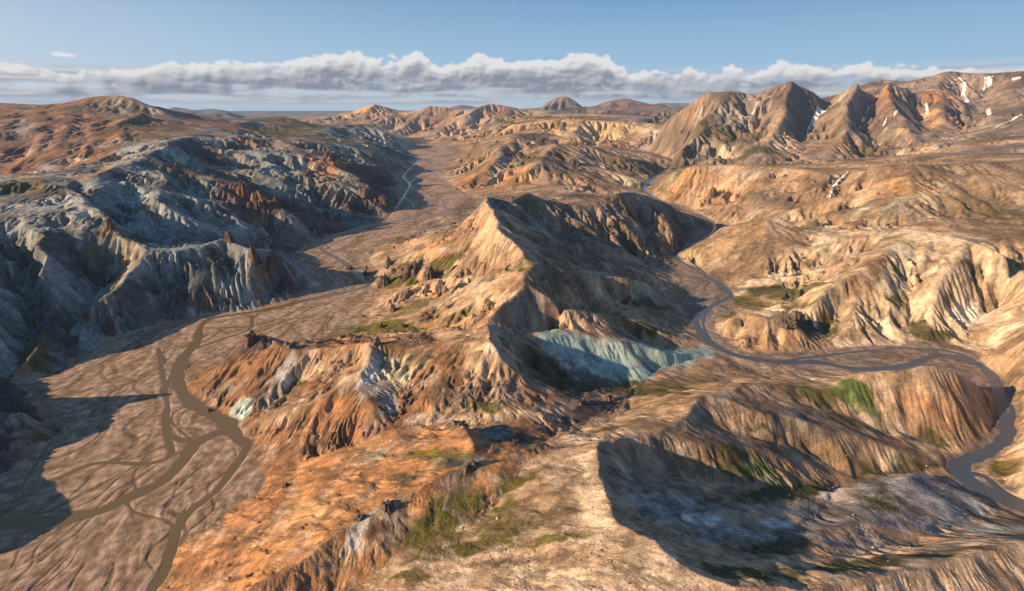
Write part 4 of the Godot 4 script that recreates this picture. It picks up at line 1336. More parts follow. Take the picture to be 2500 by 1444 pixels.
func rills_coarse() -> void:
	var rng := RandomNumberGenerator.new()
	rng.seed = 5
	jx.resize(4096)
	jy.resize(4096)
	for i in 4096:
		jx[i] = rng.randf()
		jy[i] = rng.randf()
	var n := NU * NV
	var dx := PackedFloat32Array()
	var dy := PackedFloat32Array()
	var sl := PackedFloat32Array()
	var uneven := noise(15, 0.025, 2)
	for a in [0.085, 0.042]:
		var lam: float = a
		dx.resize(n)
		dy.resize(n)
		sl.resize(n)
		directions(h, NU, NV, dx, dy, sl, DM, 0.0)
		if lam > 0.05:
			for k in 2:
				dx = blurred(dx, 1)
				dy = blurred(dy, 1)
			for i in n:
				var l := sqrt(dx[i] * dx[i] + dy[i] * dy[i]) + 1e-6
				dx[i] /= l
				dy[i] /= l
		var c := rows_of_rills(NU, NV, DM, lam, dx, dy, 1 if lam > 0.05 else 2)
		for v in NV:
			var r := r_of(v)
			for u in NU:
				var i := v * NU + u
				if floor_share[i] > 0.9:
					continue
				var z := -r * cos(az_of(u))
				var crest := smoothstep(0.0, lam / DM * 0.7, from_crest[i] - 0.5) * clampf(0.65 + 2.0 * uneven.get_noise_2d(u, v + lam * 9000.0), 0.05, 1.8)
				var amp := minf(0.46 * cut[i] * minf(sl[i], 0.8) * lam * r, 0.6 * maxf(0.0, h[i] - floor_level(z)))
				h[i] += -amp * crest * pow(0.5 - 0.5 * c[i], 1.4) * 0.95
	# which way the braided plain runs
	flow_x.resize(n)
	flow_y.resize(n)
	var segs := []
	for line in CHANNELS_WEST + CHANNELS_EAST:
		for i in range(0, line.size() - 5, 3):
			segs.append([Vector2(line[i], line[i + 1]), Vector2(line[i + 3], line[i + 4])])
	for v in NV:
		var r := r_of(v)
		for u in NU:
			var i := v * NU + u
			if floor_share[i] < 0.05:
				continue
			var a := az_of(u)
			var p := Vector2(r * sin(a), -r * cos(a))
			var f := Vector2.ZERO
			for s in segs:
				var p0: Vector2 = s[0]
				var p1: Vector2 = s[1]
				var d2 := minf(p.distance_squared_to((p0 + p1) * 0.5), minf(p.distance_squared_to(p0), p.distance_squared_to(p1)))
				f += (p1 - p0).normalized() / (d2 + 500.0)
			f = f.normalized()
			# world x, z to the grid's own axes
			flow_x[i] = f.x * cos(a) + f.y * sin(a)
			flow_y[i] = f.x * sin(a) - f.y * cos(a)

# ---------------------------------------------------------------- fine shape
func up_two(a: PackedFloat32Array) -> PackedFloat32Array:
	var out := PackedFloat32Array()
	out.resize(WF * HF)
	for v in HF:
		var cv := FV0 + (v >> 1)
		var odd_v := v & 1
		for u in WF:
			var i := cv * NU + FU0 + (u >> 1)
			var s: float
			if u & 1:
				if odd_v:
					s = 0.28125 * (a[i] + a[i + 1] + a[i + NU] + a[i + NU + 1]) - 0.015625 * (a[i - 1] + a[i + 2] + a[i + NU - 1] + a[i + NU + 2] + a[i - NU] + a[i - NU + 1] + a[i + 2 * NU] + a[i + 2 * NU + 1])
				else:
					s = 0.5625 * (a[i] + a[i + 1]) - 0.0625 * (a[i - 1] + a[i + 2])
			elif odd_v:
				s = 0.5625 * (a[i] + a[i + NU]) - 0.0625 * (a[i - NU] + a[i + 2 * NU])
			else:
				s = a[i]
			out[v * WF + u] = s
	return out

func up_linear(a: PackedFloat32Array) -> PackedFloat32Array:
	var out := PackedFloat32Array()
	out.resize(WF * HF)
	for v in HF:
		var cv := FV0 + (v >> 1)
		for u in WF:
			var i := cv * NU + FU0 + (u >> 1)
			var j := i + (u & 1)
			var k := i + (v & 1) * NU
			out[v * WF + u] = 0.25 * (a[i] + a[j] + a[k] + a[k + (u & 1)])
	return out

var rill_fine := PackedFloat32Array()   # rills of the plain, for its sand and gravel
var streak := PackedFloat32Array()      # streaks of washed-down soil
var fine_floor := PackedFloat32Array()
var dry := PackedFloat32Array()         # cells to the nearest dry channel
var bars := PackedFloat32Array()        # gravel bars of the plain

func fine_shape() -> void:
	var n := WF * HF
	fh = up_two(h)
	fine_floor = up_linear(floor_share)
	var fcut := up_linear(cut)
	var fcrag := up_linear(crag)
	var fcrest := up_linear(from_crest)
	var hs := up_linear(blurred(h, 3))
	var mx := PackedFloat32Array()
	var my := PackedFloat32Array()
	var ms := PackedFloat32Array()
	mx.resize(WF * HF)
	my.resize(WF * HF)
	ms.resize(WF * HF)
	directions(hs, WF, HF, mx, my, ms, DF, FV0 * DM)
	var fx := up_linear(flow_x)
	var fy := up_linear(flow_y)
	var bend := noise(17, 0.022, 2)
	for v in HF:
		for u in WF:
			var i := v * WF + u
			if fx[i] != 0.0 or fy[i] != 0.0:
				var q := Vector2(fx[i], fy[i]).normalized().rotated(1.1 * bend.get_noise_2d(u, v))
				fx[i] = q.x
				fy[i] = q.y
	var dx := PackedFloat32Array()
	var dy := PackedFloat32Array()
	var sl := PackedFloat32Array()
	dx.resize(n)
	dy.resize(n)
	sl.resize(n)
	lap("  up")
	var uneven := noise(16, 0.02, 3)
	var v0 := FV0 * DM
	for pass_ in 2:
		var lam: float = [0.021, 0.0105][pass_]
		directions(fh, WF, HF, dx, dy, sl, DF, v0)
		for i in n:
			if fine_floor[i] > 0.6:
				dx[i] = fx[i]
				dy[i] = fy[i]
			else:
				var ex := 0.55 * dx[i] + mx[i]
				var ey := 0.55 * dy[i] + my[i]
				var l := sqrt(ex * ex + ey * ey) + 1e-6
				dx[i] = ex / l
				dy[i] = ey / l
		var c := rows_of_rills(WF, HF, DF, lam, dx, dy, 3 + pass_)
		for v in HF:
			var r := R0 * exp(v0 + v * DF)
			var fade := clampf((HF - 1 - v) / 40.0, 0.0, 1.0)
			for u in WF:
				var i := v * WF + u
				if fine_floor[i] > 0.6:
					continue
				var z := -r * cos(A0 + FU0 * DM + u * DF)
				var crest := smoothstep(0.0, lam / DM * 0.7, fcrest[i] - 0.3) * clampf(0.5 + 2.3 * uneven.get_noise_2d(u, v + pass_ * 900.0), 0.0, 1.8)
				var amp := minf((0.46 + 0.06 * pass_) * fcut[i] * minf(minf(sl[i], ms[i] * 1.4), 0.8) * lam * r, 0.5 * maxf(0.0, fh[i] - floor_level(z)))
				fh[i] += -amp * crest * pow(0.5 - 0.5 * c[i], 2.0) * 1.15 * fade
		if pass_ == 0:
			rill_fine = c
	lap("  rills")
	directions(fh, WF, HF, dx, dy, sl, DF, v0)
	# streaks follow the large slope
	var sx := mx
	var sy := my
	for i in n:
		if fine_floor[i] > 0.5:
			sx[i] = fx[i]
			sy[i] = fy[i]
	streak = rows_of_rills(WF, HF, DF, 0.03, sx, sy, 7)
	var s2 := rows_of_rills(WF, HF, DF, 0.0072, sx, sy, 8)
	for i in n:
		streak[i] = 0.55 * streak[i] + 0.45 * s2[i]
	for i in n:
		if fine_floor[i] < 0.3:
			sx[i] = 0.0
			sy[i] = 0.0
	bars = rows_of_rills(WF, HF, DF, 0.055, sx, sy, 12)
	lap("  streaks")
	# crags, lumps and the low bars of the plain
	var lump := noise(41, 0.03, 4)
	var rock := noise(42, 0.028, 5)
	rock.fractal_type = FastNoiseLite.FRACTAL_RIDGED
	var where := noise(43, 0.012, 2)
	for v in HF:
		var r := R0 * exp(v0 + v * DF)
		var fade := clampf((HF - 1 - v) / 40.0, 0.0, 1.0)
		for u in WF:
			var i := v * WF + u
			if fine_floor[i] > 0.6:
				fh[i] += 0.25 * (bars[i] + rill_fine[i] * 0.5 + streak[i] * 0.4) + 0.2
				continue
			var s := minf(sl[i], 0.9)
			var d := 0.0016 * r * s * lump.get_noise_2d(u, v) * fcut[i]
			if fcrag[i] > 0.02:
				var g := smoothstep(-0.25, 0.35, where.get_noise_2d(u, v)) * fcrag[i]
				d += g * 0.0085 * r * (rock.get_noise_2d(u, v * 0.8) + 0.1) * smoothstep(0.1, 0.5, s)
			d += DF * r * (jy[(u * 91 + v * 173) & 4095] - 0.5) * (0.08 + 0.22 * minf(fcut[i], 1.0) + 0.4 * fcrag[i]) * minf(1.0, 0.3 + s * 2.0)
			fh[i] += d * fade
	dry_channels()
	channels()
	lap("  crags")

# shallow dry channels that part and rejoin on the plain: they run with the river and wind a little
func dry_channels() -> void:
	dry.resize(WF * HF)
	dry.fill(9.0)
	var rng := RandomNumberGenerator.new()
	rng.seed = 19
	var wind := noise(18, 0.03, 2)
	var made := 0
	var tries := 0
	while made < 120 and tries < 60000:
		tries += 1
		var u := rng.randf_range(FU0 + 4, FU1 - 4)
		var v := rng.randf_range(FV0 + 4, FV0 + 640)
		if floor_share[int(v) * NU + int(u)] < 0.9:
			continue
		made += 1
		var long := rng.randi_range(40, 190)
		var wide := rng.randf_range(0.5, 1.0) * (2.4 if rng.randf() < 0.2 else 1.0)   # half width in fine cells
		var turn := rng.randf_range(0.5, 1.3)
		for k in long:
			var i := int(v) * NU + int(u)
			if v < FV0 + 2 or v > FV1 - 2 or u < FU0 + 2 or u > FU1 - 2 or floor_share[i] < 0.6:
				break
			var f := Vector2(flow_x[i], flow_y[i])
			if f == Vector2.ZERO:
				break
			f = f.normalized().rotated(turn * 1.5 * wind.get_noise_2d(u + made * 3.7, v))
			u += f.x * 0.45
			v += f.y * 0.45
			var cu := (u - FU0) * 2.0
			var cv := (v - FV0) * 2.0
			var w := wide * sin(PI * (k + 1.0) / (long + 1.0)) + 0.25
			for y in range(floori(cv - w - 1.5), ceili(cv + w + 1.5) + 1):
				for x in range(floori(cu - w - 1.5), ceili(cu + w + 1.5) + 1):
					if x >= 0 and x < WF and y >= 0 and y < HF:
						var j := y * WF + x
						dry[j] = minf(dry[j], sqrt((x - cu) * (x - cu) + (y - cv) * (y - cv)) - w)
	for v in HF:
		for u in WF:
			var i := v * WF + u
			if dry[i] < 1.5 and fine_floor[i] > 0.6:
				fh[i] -= 0.45 * smoothstep(1.2, -0.4, dry[i])

func channels() -> void:
	bank_west.resize(WF * HF)
	bank_west.fill(99.0)
	bank_east.resize(WF * HF)
	bank_east.fill(99.0)
	var wob := noise(51, 0.03, 2)
	for side in 2:
		for line in [CHANNELS_WEST, CHANNELS_EAST][side]:
			for p in dense(line, 2.0):
				var hw: float = p.z * (1.0 + 0.35 * wob.get_noise_2d(p.x, p.y))
				var rr := sqrt(p.x * p.x + p.y * p.y)
				var g := to_grid(p.x, p.y)
				var cu := (g.x - FU0) * 2.0
				var cv := (g.y - FV0) * 2.0
				var k := (hw + 7.0) / rr / DF
				for v in range(maxi(0, ceili(cv - k)), mini(HF - 1, floori(cv + k)) + 1):
					for u in range(maxi(0, ceili(cu - k)), mini(WF - 1, floori(cu + k)) + 1):
						var d := sqrt((u - cu) * (u - cu) + (v - cv) * (v - cv)) * DF * rr - hw
						var i := v * WF + u
						if side == 0:
							bank_west[i] = minf(bank_west[i], d)
						else:
							bank_east[i] = minf(bank_east[i], d)
	var v0 := FV0 * DM
	for v in HF:
		var r := R0 * exp(v0 + v * DF)
		for u in WF:
			var i := v * WF + u
			var e := minf(bank_west[i], bank_east[i])
			if e < 7.0:
				var f := floor_level(-r * cos(A0 + FU0 * DM + u * DF))
				fh[i] = minf(fh[i], f + maxf(-1.0, e * 0.3 + (maxf(0.0, e - 3.0)) * 0.6))

# ---------------------------------------------------------------- meshes of the land
func fine_point(u: int, v: int) -> Vector3:
	var r := R0 * exp(FV0 * DM + v * DF)
	var a := A0 + FU0 * DM + u * DF
	return Vector3(r * sin(a), fh[v * WF + u], -r * cos(a))

func ground_texture(seed_: int, freq: float, low: float) -> ImageTexture:
	var a := noise(seed_, freq, 5)
	var im := a.get_seamless_image(512, 512, false, false, 0.2)
	im.convert(Image.FORMAT_L8)
	var d := im.get_data()
	for i in d.size():
		d[i] = int(clampf(low + (1.0 - low) * d[i] / 255.0, 0, 1) * 255.0)
	return ImageTexture.create_from_image(Image.create_from_data(512, 512, false, Image.FORMAT_L8, d))

var speckle: ImageTexture
var mottle: ImageTexture

func ground_material(called: String, scale: float, relief: float) -> StandardMaterial3D:
	var m := StandardMaterial3D.new()
	m.resource_name = called
	m.vertex_color_use_as_albedo = true
	m.roughness = 0.95
	m.metallic_specular = 0.25
	m.uv1_triplanar = true
	m.uv1_world_triplanar = true
	m.uv1_scale = Vector3.ONE / scale
	m.albedo_color = Color(1.62, 1.62, 1.62).linear_to_srgb()   # the two grain textures are darker than 1 on average; this evens it out
	m.albedo_texture = speckle
	m.detail_enabled = true
	m.detail_blend_mode = BaseMaterial3D.BLEND_MODE_MUL
	m.detail_uv_layer = BaseMaterial3D.DETAIL_UV_2
	m.uv2_triplanar = true
	m.uv2_world_triplanar = true
	m.uv2_scale = Vector3.ONE / 520.0
	m.detail_albedo = mottle
	m.heightmap_enabled = true
	m.heightmap_texture = ground_texture(62, 0.025, 0.0)
	m.heightmap_scale = relief
	return m

func land_meshes() -> void:
	var count := HILLS.size() + 1
	var n := WF * HF
	var pos := PackedVector3Array()
	var nor := PackedVector3Array()
	var col := PackedColorArray()
	pos.resize(n)
	nor.resize(n)
	col.resize(n)
	var grain := noise(71, 0.22, 2, FastNoiseLite.TYPE_VALUE_CUBIC)
	var blot := noise(72, 0.02, 4)
	var vein := noise(75, 0.017, 4)
	var wa := noise(73, 0.045, 4)
	var wb := noise(74, 0.045, 4)
	for v in HF:
		var r := R0 * exp(FV0 * DM + v * DF)
		var up := maxi(v - 1, 0) * WF
		var dn := mini(v + 1, HF - 1) * WF
		for u in WF:
			var i := v * WF + u
			var a := A0 + FU0 * DM + u * DF
			var sa := sin(a)
			var ca := cos(a)
			pos[i] = Vector3(r * sa, fh[i], -r * ca)
			var gu := (fh[v * WF + mini(u + 1, WF - 1)] - fh[v * WF + maxi(u - 1, 0)]) / (2.0 * DF * r)
			var gv := (fh[dn + u] - fh[up + u]) / (2.0 * DF * r)
			nor[i] = Vector3(-(gu * ca + gv * sa), 1.0, -(gu * sa - gv * ca)).normalized()
			# colour: patches with wandering edges, streaks, blotches and grain
			var k := 1.0 if fine_floor[i] < 0.4 else 0.0
			var cu := clampf(FU0 + u * 0.5 + k * 4.0 * wa.get_noise_2d(u, v), 0, NU - 1.01)
			var cv := clampf(FV0 + v * 0.5 + k * 4.0 * wb.get_noise_2d(u, v), 0, NV - 1.01)
			var iu := int(cu)
			var iv := int(cv)
			var fu := cu - iu
			var fv := cv - iv
			var q := iv * NU + iu
			var bl := blot.get_noise_2d(u, v)
			var g := grain.get_noise_2d(u, v)
			var t := smoothstep(0.15, 0.72, 0.40 - 0.34 * streak[i] - 1.1 * bl + 0.22 * g) * 0.9
			var c: Color
			if t < 0.5:
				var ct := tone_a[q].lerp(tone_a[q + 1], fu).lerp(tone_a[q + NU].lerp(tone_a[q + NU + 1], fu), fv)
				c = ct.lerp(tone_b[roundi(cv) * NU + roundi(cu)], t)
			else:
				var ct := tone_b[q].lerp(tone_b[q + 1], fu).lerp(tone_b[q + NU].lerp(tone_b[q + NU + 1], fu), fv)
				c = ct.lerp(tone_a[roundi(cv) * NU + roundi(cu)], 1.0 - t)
			var f := 1.5 * (1.0 + 0.42 * g + 0.22 * bl + 0.42 * (jx[(u * 57 + v * 131) & 4095] - 0.5))
			if fine_floor[i] > 0.45:
				# pale sand on the bars, darker damp gravel in the old channels between them
				var w1 := smoothstep(-0.75, 0.1, bars[i] + 0.6 * bl + 0.15 * g)
				var w2 := smoothstep(-1.0, -0.5, rill_fine[i] + 0.5 * bl)
				c = Color(.20, .138, .09).lerp(Color(.335, .248, .19), (0.25 + 0.75 * w1) * (0.4 + 0.6 * w2))
				if pos[i].x > -0.12 * pos[i].z:   # the eastern bed is of darker, greyer stone
					c = Color(.135, .108, .095).lerp(Color(.25, .198, .165), (0.25 + 0.75 * w1) * (0.4 + 0.6 * w2))
				c = c.lerp(Color(.135, .092, .056), 0.6 * smoothstep(0.9, -0.3, dry[i]))
				f = 1.5 * (1.0 + 0.34 * g + 0.26 * (jx[(u * 57 + v * 131) & 4095] - 0.5))
			else:
				# veins of pale ash and of dark scree, drawn out down the slope
				var ash := smoothstep(0.28, 0.48, vein.get_noise_2d(u, v) + 0.22 * streak[i] + 0.12 * g)
				var scree := smoothstep(0.16, 0.44, vein.get_noise_2d(u + 900, v) - 0.22 * streak[i] + 0.12 * g)
				c = c.lerp(Color(.46, .42, .36), ash * 0.34)
				c = c.lerp(Color(.10, .074, .052), scree * 0.55)
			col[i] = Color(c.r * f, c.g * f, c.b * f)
	lap("  colours")
	# the fine cells of each hill
	var quads := []
	quads.resize(count)
	for k in count:
		quads[k] = PackedInt32Array()
	var cells := {}
	for v in HF - 1:
		if v >= VS and (v - VS) % 2 == 1:
			continue
		for u in WF - 1:
			var o := owner_of[(FV0 + (v >> 1)) * NU + FU0 + (u >> 1)]
			quads[o if o >= 0 else count - 1].append(v * WF + u)
	var far := []
	far.resize(count)
	for k in count:
		far[k] = PackedInt32Array()
	for v in range(0, NV - 2):
		for u in range(0, NU - 2):
			if v >= FV0 and v < FV1 and u >= FU0 and u < FU1:
				continue
			var o := owner_of[v * NU + u]
			far[o if o >= 0 else count - 1].append(v * NU + u)
	speckle = ground_texture(61, 0.05, 0.64)
	mottle = ground_texture(63, 0.07, 0.60)
	var soil := ground_material("bare_soil", 60.0, 38.0)
	var gravel := ground_material("river_gravel", 40.0, 10.0)
	var slot := PackedInt32Array()
	slot.resize(n)
	var slot_far := PackedInt32Array()
	slot_far.resize(NU * NV)
	for k in count:
		var mine: PackedInt32Array = quads[k]
		var theirs: PackedInt32Array = far[k]
		if mine.size() + theirs.size() == 0:
			continue
		var p := PackedVector3Array()
		var nn := PackedVector3Array()
		var cc := PackedColorArray()
		var ix := PackedInt32Array()
		slot.fill(-1)
		for i in mine:
			var next := WF * (2 if i / WF >= VS else 1)
			for j in [i, i + 1, i + next, i + next + 1]:
				if slot[j] < 0:
					slot[j] = p.size()
					p.append(pos[j])
					nn.append(nor[j])
					cc.append(col[j])
			var a := slot[i]
			var b := slot[i + 1]
			var c := slot[i + next]
			var d := slot[i + next + 1]
			ix.append_array([a, c, d, a, d, b])
		if theirs.size():
			slot_far.fill(-1)
			for i in theirs:
				for j in [i, i + 1, i + NU, i + NU + 1]:
					if slot_far[j] < 0:
						slot_far[j] = p.size()
						var v: int = j / NU
						var u: int = j % NU
						var r := r_of(v)
						var a := az_of(u)
						var l: int = j - 1 if u > 0 else j
						var gu: float = (h[j + 1] - h[l]) / (2.0 * DM * r)
						var gv: float = (h[mini(j + NU, NU * NV - 1)] - h[maxi(j - NU, 0)]) / (2.0 * DM * r)
						p.append(Vector3(r * sin(a), h[j], -r * cos(a)))
						nn.append(Vector3(-(gu * cos(a) + gv * sin(a)), 1.0, -(gu * sin(a) - gv * cos(a))).normalized())
						var far_tone := tone_a[j].lerp(tone_b[j], 0.5 + 0.5 * blot.get_noise_2d(u * 2.0, v * 2.0))
						cc.append(Color(far_tone.r * 1.5, far_tone.g * 1.5, far_tone.b * 1.5))
				var a2 := slot_far[i]
				var b2 := slot_far[i + 1]
				var c2 := slot_far[i + NU]
				var d2 := slot_far[i + NU + 1]
				ix.append_array([a2, c2, d2, a2, d2, b2])
		var is_floor := k == count - 1
		var o := commit("gravel_plain" if is_floor else String(HILLS[k][0]), p, nn, cc, ix, gravel if is_floor else soil)
		o.set_meta("kind", "structure")
		o.set_meta("label", "flat pale gravel floor of the two river valleys" if is_floor else String(HILL_LABELS.get(HILLS[k][0], "bare coloured hill in the valley")))

func commit(called: String, p: PackedVector3Array, nn: PackedVector3Array, cc: PackedColorArray, ix: PackedInt32Array, m: Material, parent: Node = self) -> MeshInstance3D:
	var arr := []
	arr.resize(Mesh.ARRAY_MAX)
	arr[Mesh.ARRAY_VERTEX] = p
	arr[Mesh.ARRAY_NORMAL] = nn
	if cc.size():
		arr[Mesh.ARRAY_COLOR] = cc
	arr[Mesh.ARRAY_INDEX] = ix
	var mesh := ArrayMesh.new()
	mesh.add_surface_from_arrays(Mesh.PRIMITIVE_TRIANGLES, arr)
	mesh.surface_set_material(0, m)
	var o := MeshInstance3D.new()
	o.mesh = mesh
	o.name = numbered(called) if parent == self else called
	o.cast_shadow = GeometryInstance3D.SHADOW_CASTING_SETTING_ON
	parent.add_child(o, true)
	return o

func numbered(called: String) -> String:
	var k: int = names_taken.get(called, 0)
	names_taken[called] = k + 1
	return called if k == 0 else "%s_%03d" % [called, k]

# ---------------------------------------------------------------- water, snow, rocks
func water_mesh(bank: PackedFloat32Array, called: String, label: String, tint: Color) -> void:
	var p := PackedVector3Array()
	var nn := PackedVector3Array()
	var ix := PackedInt32Array()
	var slot := PackedInt32Array()
	slot.resize(WF * HF)
	slot.fill(-1)
	for v in HF - 1:
		for u in WF - 1:
			var i := v * WF + u
			if minf(minf(bank[i], bank[i + 1]), minf(bank[i + WF], bank[i + WF + 1])) > 1.5:
				continue
			for j in [i, i + 1, i + WF, i + WF + 1]:
				if slot[j] < 0:
					slot[j] = p.size()
					var w := fine_point(j % WF, j / WF)
					w.y = floor_level(w.z) - 0.15
					p.append(w)
					nn.append(Vector3.UP)
			ix.append_array([slot[i], slot[i + WF], slot[i + WF + 1], slot[i], slot[i + WF + 1], slot[i + 1]])
	var m := StandardMaterial3D.new()
	m.resource_name = called + "_water"
	m.albedo_color = tint.linear_to_srgb()
	m.roughness = 0.16
	m.metallic_specular = 0.35
	m.uv1_triplanar = true
	m.uv1_world_triplanar = true
	m.uv1_scale = Vector3.ONE / 18.0
	m.heightmap_enabled = true
	m.heightmap_texture = ground_texture(64, 0.05, 0.0)
	m.heightmap_scale = 12.0
	var o := commit(called, p, nn, PackedColorArray(), ix, m)
	o.set_meta("kind", "structure")
	o.set_meta("label", label)

func ground_at(x: float, z: float) -> float:
	var g := to_grid(x, z)
	var u := clampf((g.x - FU0) * 2.0, 0, WF - 1.01)
	var v := clampf((g.y - FV0) * 2.0, 0, HF - 1.01)
	var i := int(v) * WF + int(u)
	var fu := u - int(u)
	var fv := v - int(v)
	return lerpf(lerpf(fh[i], fh[i + 1], fu), lerpf(fh[i + WF], fh[i + WF + 1], fu), fv)

func snow_patches() -> void:
	var m := StandardMaterial3D.new()
	m.resource_name = "old_snow"
	m.albedo_color = Color(.70, .71, .73).linear_to_srgb()
	m.roughness = 0.7
	var ragged := noise(81, 0.06, 3)
	for s in SNOWS:
		var poly := PackedVector2Array()
		for i in range(1, s.size() - 1, 2):
			var g := to_grid(s[i], s[i + 1])
			poly.append(Vector2((g.x - FU0) * 2.0, (g.y - FV0) * 2.0))
		var mid := Vector2.ZERO
		for q in poly:
			mid += q / poly.size()
		for i in poly.size():
			poly[i].x = mid.x + (poly[i].x - mid.x) * 0.85
		var lo := poly[0]
		var hi := poly[0]
		for q in poly:
			lo = lo.min(q)
			hi = hi.max(q)
		var p := PackedVector3Array()
		var nn := PackedVector3Array()
		var ix := PackedInt32Array()
		var slot := {}
		var fine := 4
		for v in range((int(lo.y) - 1) * fine, (int(hi.y) + 2) * fine):
			for u in range((int(lo.x) - 1) * fine, (int(hi.x) + 2) * fine):
				var c := Vector2(u + 0.5, v + 0.5) / fine + Vector2(ragged.get_noise_2d(u, v), ragged.get_noise_2d(v + 90, u)) * 0.6
				if not Geometry2D.is_point_in_polygon(c, poly):
					continue
				for q in [Vector2i(u, v), Vector2i(u + 1, v), Vector2i(u, v + 1), Vector2i(u + 1, v + 1)]:
					if not slot.has(q):
						slot[q] = p.size()
						var r: float = R0 * exp(FV0 * DM + q.y * DF / fine)
						var a: float = A0 + FU0 * DM + q.x * DF / fine
						var e := DF * r
						var x := r * sin(a)
						var z := -r * cos(a)
						var e2 := 1.6 * e
						var fill := 0.25 * (ground_at(x - e2, z) + ground_at(x + e2, z) + ground_at(x, z - e2) + ground_at(x, z + e2))
						p.append(Vector3(x, maxf(ground_at(x, z) + 1.0, fill + 3.5), z))
						nn.append(Vector3(ground_at(x - e, z) - ground_at(x + e, z), 2.0 * e, ground_at(x, z - e) - ground_at(x, z + e)).normalized())
				var i0: int = slot[Vector2i(u, v)]
				var i1: int = slot[Vector2i(u + 1, v)]
				var i2: int = slot[Vector2i(u, v + 1)]
				var i3: int = slot[Vector2i(u + 1, v + 1)]
				ix.append_array([i0, i2, i3, i0, i3, i1])
		if ix.size() == 0:
			print("no snow: ", s[0])
			continue
		var o := commit("snow_patch", p, nn, PackedColorArray(), ix, m)
		o.set_meta("label", s[0])
		o.set_meta("category", "snow patch")
		o.set_meta("group", "snow patches on the mountains")

func rocks() -> void:
	var tones := {"maroon_rock": [.095, .062, .056, .15, .09, .07], "dark_rock": [.085, .07, .062, .16, .125, .1], "ochre_rock": [.2, .11, .06, .12, .075, .06]}
	var m := ground_material("crag_rock", 9.0, 60.0)
	var shape := noise(91, 0.9, 4)
	shape.fractal_type = FastNoiseLite.FRACTAL_RIDGED
	var soft := noise(92, 0.7, 3)
	var number := 0
	for s in ROCKS:
		number += 1
		var wide: float = s[3] * 0.95
		var high: float = s[4] * 0.68
		var t: Array = tones[s[5]]
		var ca := Color(t[0], t[1], t[2])
		var cb := Color(t[3], t[4], t[5])
		var p := PackedVector3Array()
		var cc := PackedColorArray()
		var ix := PackedInt32Array()
		var rows := 13
		var cols := 30
		var off := number * 17.3
		var low := ground_at(s[1], s[2])
		# a broken block: steep sides, a top of blades and notches
		p.append(Vector3(0, high * 0.9, 0))
		cc.append(ca)
		for v in range(1, rows + 1):
			var q := float(v) / rows
			for u in cols:
				var a := TAU * (u + 0.5 * (v & 1)) / cols
				var rim := 0.72 + 0.42 * soft.get_noise_2d(cos(a) * 1.3 + off, sin(a) * 1.3)
				var x := cos(a) * q * rim
				var z := sin(a) * q * rim * 0.75
				var top := 0.62 + 0.75 * shape.get_noise_2d(x * 1.15 + off, z * 1.15) + 0.25 * soft.get_noise_2d(x * 4.0 + off, z * 4.0)
				var wall := pow(clampf(1.0 - q * q, 0.0, 1.0), 0.42)
				var out := 1.0 + 0.12 * soft.get_noise_2d(a * 3.0 + off, q * 6.0)
				p.append(Vector3(x * wide * out, high * (top * wall * 1.05 - 0.55 * q * q), z * wide * out))
				cc.append(1.5 * ca.lerp(cb, clampf(0.5 + soft.get_noise_3d(x * 2.5, q * 4.0, off + z) * 1.8, 0, 1)))
		for u in cols:
			ix.append_array([0, 1 + u, 1 + (u + 1) % cols])
		for v in rows - 1:
			for u in cols:
				var a := 1 + v * cols + u
				var b := 1 + v * cols + (u + 1) % cols
				ix.append_array([a, a + cols, b + cols, a, b + cols, b])
		var st := SurfaceTool.new()
		st.begin(Mesh.PRIMITIVE_TRIANGLES)
		for k in ix:
			st.set_color(cc[k])
			st.set_smooth_group(-1)
			st.add_vertex(p[k])
		st.generate_normals()
		var o := MeshInstance3D.new()
		o.mesh = st.commit()
		o.mesh.surface_set_material(0, m)
		o.name = numbered("rock_outcrop")
		add_child(o)
		o.position = Vector3(s[1], low, s[2])
		o.rotation.y = off
		o.set_meta("label", s[0])
		o.set_meta("category", "rock")
		o.set_meta("group", "rock outcrops on the slopes")

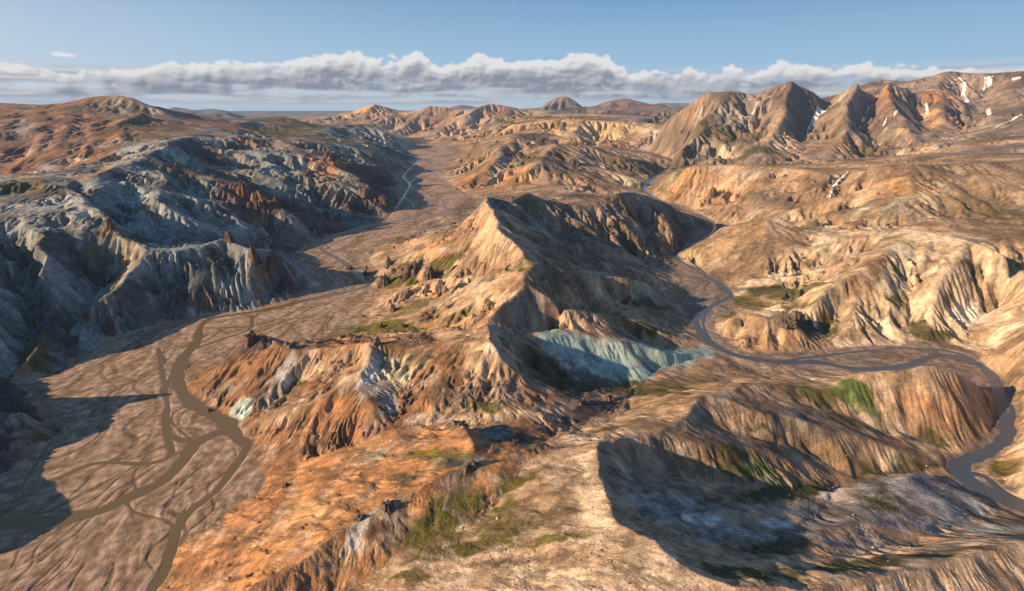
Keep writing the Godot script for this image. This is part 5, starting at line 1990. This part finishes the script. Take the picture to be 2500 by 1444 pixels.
func loose_stones() -> void:
	var st := SurfaceTool.new()
	var ball := SphereMesh.new()
	ball.radius = 0.5
	ball.height = 0.8
	ball.radial_segments = 7
	ball.rings = 3
	st.create_from(ball, 0)
	var arr := st.commit_to_arrays()
	var p: PackedVector3Array = arr[Mesh.ARRAY_VERTEX]
	var rough := noise(95, 1.7, 2)
	for i in p.size():
		p[i] = p[i] * (1.0 + 0.7 * rough.get_noise_3dv(p[i] * 1.5))
	arr[Mesh.ARRAY_VERTEX] = p
	var mesh := ArrayMesh.new()
	mesh.add_surface_from_arrays(Mesh.PRIMITIVE_TRIANGLES, arr)
	var m := StandardMaterial3D.new()
	m.resource_name = "stone"
	m.albedo_color = Color.WHITE
	m.vertex_color_use_as_albedo = true
	m.roughness = 0.9
	mesh.surface_set_material(0, m)
	var rng := RandomNumberGenerator.new()
	rng.seed = 77
	var where := noise(96, 0.012, 3)
	var spots: Array[Transform3D] = []
	var tints: Array[Color] = []
	while spots.size() < 5000:
		var r := 215.0 * exp(rng.randf() * 1.75)
		var a := rng.randf_range(-0.93, 0.93)
		var x := r * sin(a)
		var z := -r * cos(a)
		var g := to_grid(x, z)
		var i := int((g.y - FV0) * 2.0) * WF + int((g.x - FU0) * 2.0)
		if minf(bank_west[i], bank_east[i]) < 1.0:
			continue
		var dense_here := where.get_noise_2d(x, z)
		if fine_floor[i] > 0.4:
			dense_here -= 0.25
		if rng.randf() > smoothstep(-0.05, 0.5, dense_here):
			continue
		var size := rng.randf_range(0.35, 1.0) * (1.0 + 1.6 * pow(rng.randf(), 6.0)) * maxf(1.0, r / 700.0)
		var b := Basis.from_euler(Vector3(rng.randf() * 0.6, rng.randf() * TAU, rng.randf() * 0.6)).scaled(Vector3(size, size * rng.randf_range(0.6, 1.1), size * rng.randf_range(0.7, 1.2)))
		spots.append(Transform3D(b, Vector3(x, ground_at(x, z) + size * 0.12, z)))
		var k := rng.randf()
		tints.append(Color(.09, .075, .065).lerp(Color(.46, .40, .33), k * k))
	var mm := MultiMesh.new()
	mm.transform_format = MultiMesh.TRANSFORM_3D
	mm.use_colors = true
	mm.mesh = mesh
	mm.instance_count = spots.size()
	for i in spots.size():
		mm.set_instance_transform(i, spots[i])
		mm.set_instance_color(i, tints[i])
	var o := MultiMeshInstance3D.new()
	o.multimesh = mm
	o.name = "loose_stones"
	add_child(o)
	o.set_meta("kind", "stuff")
	o.set_meta("label", "loose stones strewn over the near slopes and gravel")
	o.set_meta("category", "stones")

const HILL_LABELS := {
	"tan_ridge": "long tan and orange ridge hill in the middle between the two rivers",
	"teal_spur": "smooth pale teal slope running down to the blue river",
	"grey_ribbed_hill": "rounded grey brown hill with fine ribs behind the tan ridge",
	"dark_hill": "dark topped hill with orange flanks beyond the tan ridge",
	"blue_grey_crag": "large blue grey mountainside in shade on the left",
	"small_dark_hill": "small dark hill with a mossy face at the left edge of the gravel plain",
	"edge_crag": "dark rocky spur at the left edge by the river",
	"maroon_crag": "shaded maroon ridge with rock blades above the wide river bed",
	"blue_slope_hill": "hill with a blue grey slope at the far end of the river bed",
	"brown_dome": "broad brown dome mountain at the upper left",
	"eroded_face": "rust and orange eroded slopes below the brown dome",
	"moor_hill": "low olive brown moor hill behind the left mountainside",
	"pink_range": "far range of pink and orange eroded hills",
	"badlands": "row of pale yellow eroded cliffs in front of the far peaks",
	"cone_peak": "grey blue pointed peak on the horizon",
	"table_mountain": "flat topped reddish mountain on the horizon right of the pointed peak",
	"distant_hill": "faint blue hills along the horizon",
	"far_plain": "hazy far plain below the horizon",
	"snow_mountain": "brown mountain row with snow streaks at the upper right",
	"streaked_hill": "tan plateau hill with a streaked slope above the blue river",
	"green_streaked_slope": "wide slope with sage green streaks on the right",
	"tan_cone": "smooth tan cone hill beside the blue river",
	"cream_hill": "cream coloured hill with many ribs on the right",
	"edge_slope": "pale slope at the right edge above the river",
	"crag_knoll": "small orange knoll with a dark rock cap by the blue river",
	"orange_face_hill": "hill with a smooth orange face in the river bend on the right",
	"brown_spur_hill": "brown hill with long spurs in the right foreground",
	"pale_ridge": "pale cream ridge in the foreground",
	"shaded_basin": "shaded grey basin at the lower right",
	"orange_ramp": "bright orange slope in the left foreground",
	"rust_crag_hill": "rust coloured hill with a dark crag beside the brown river",
}
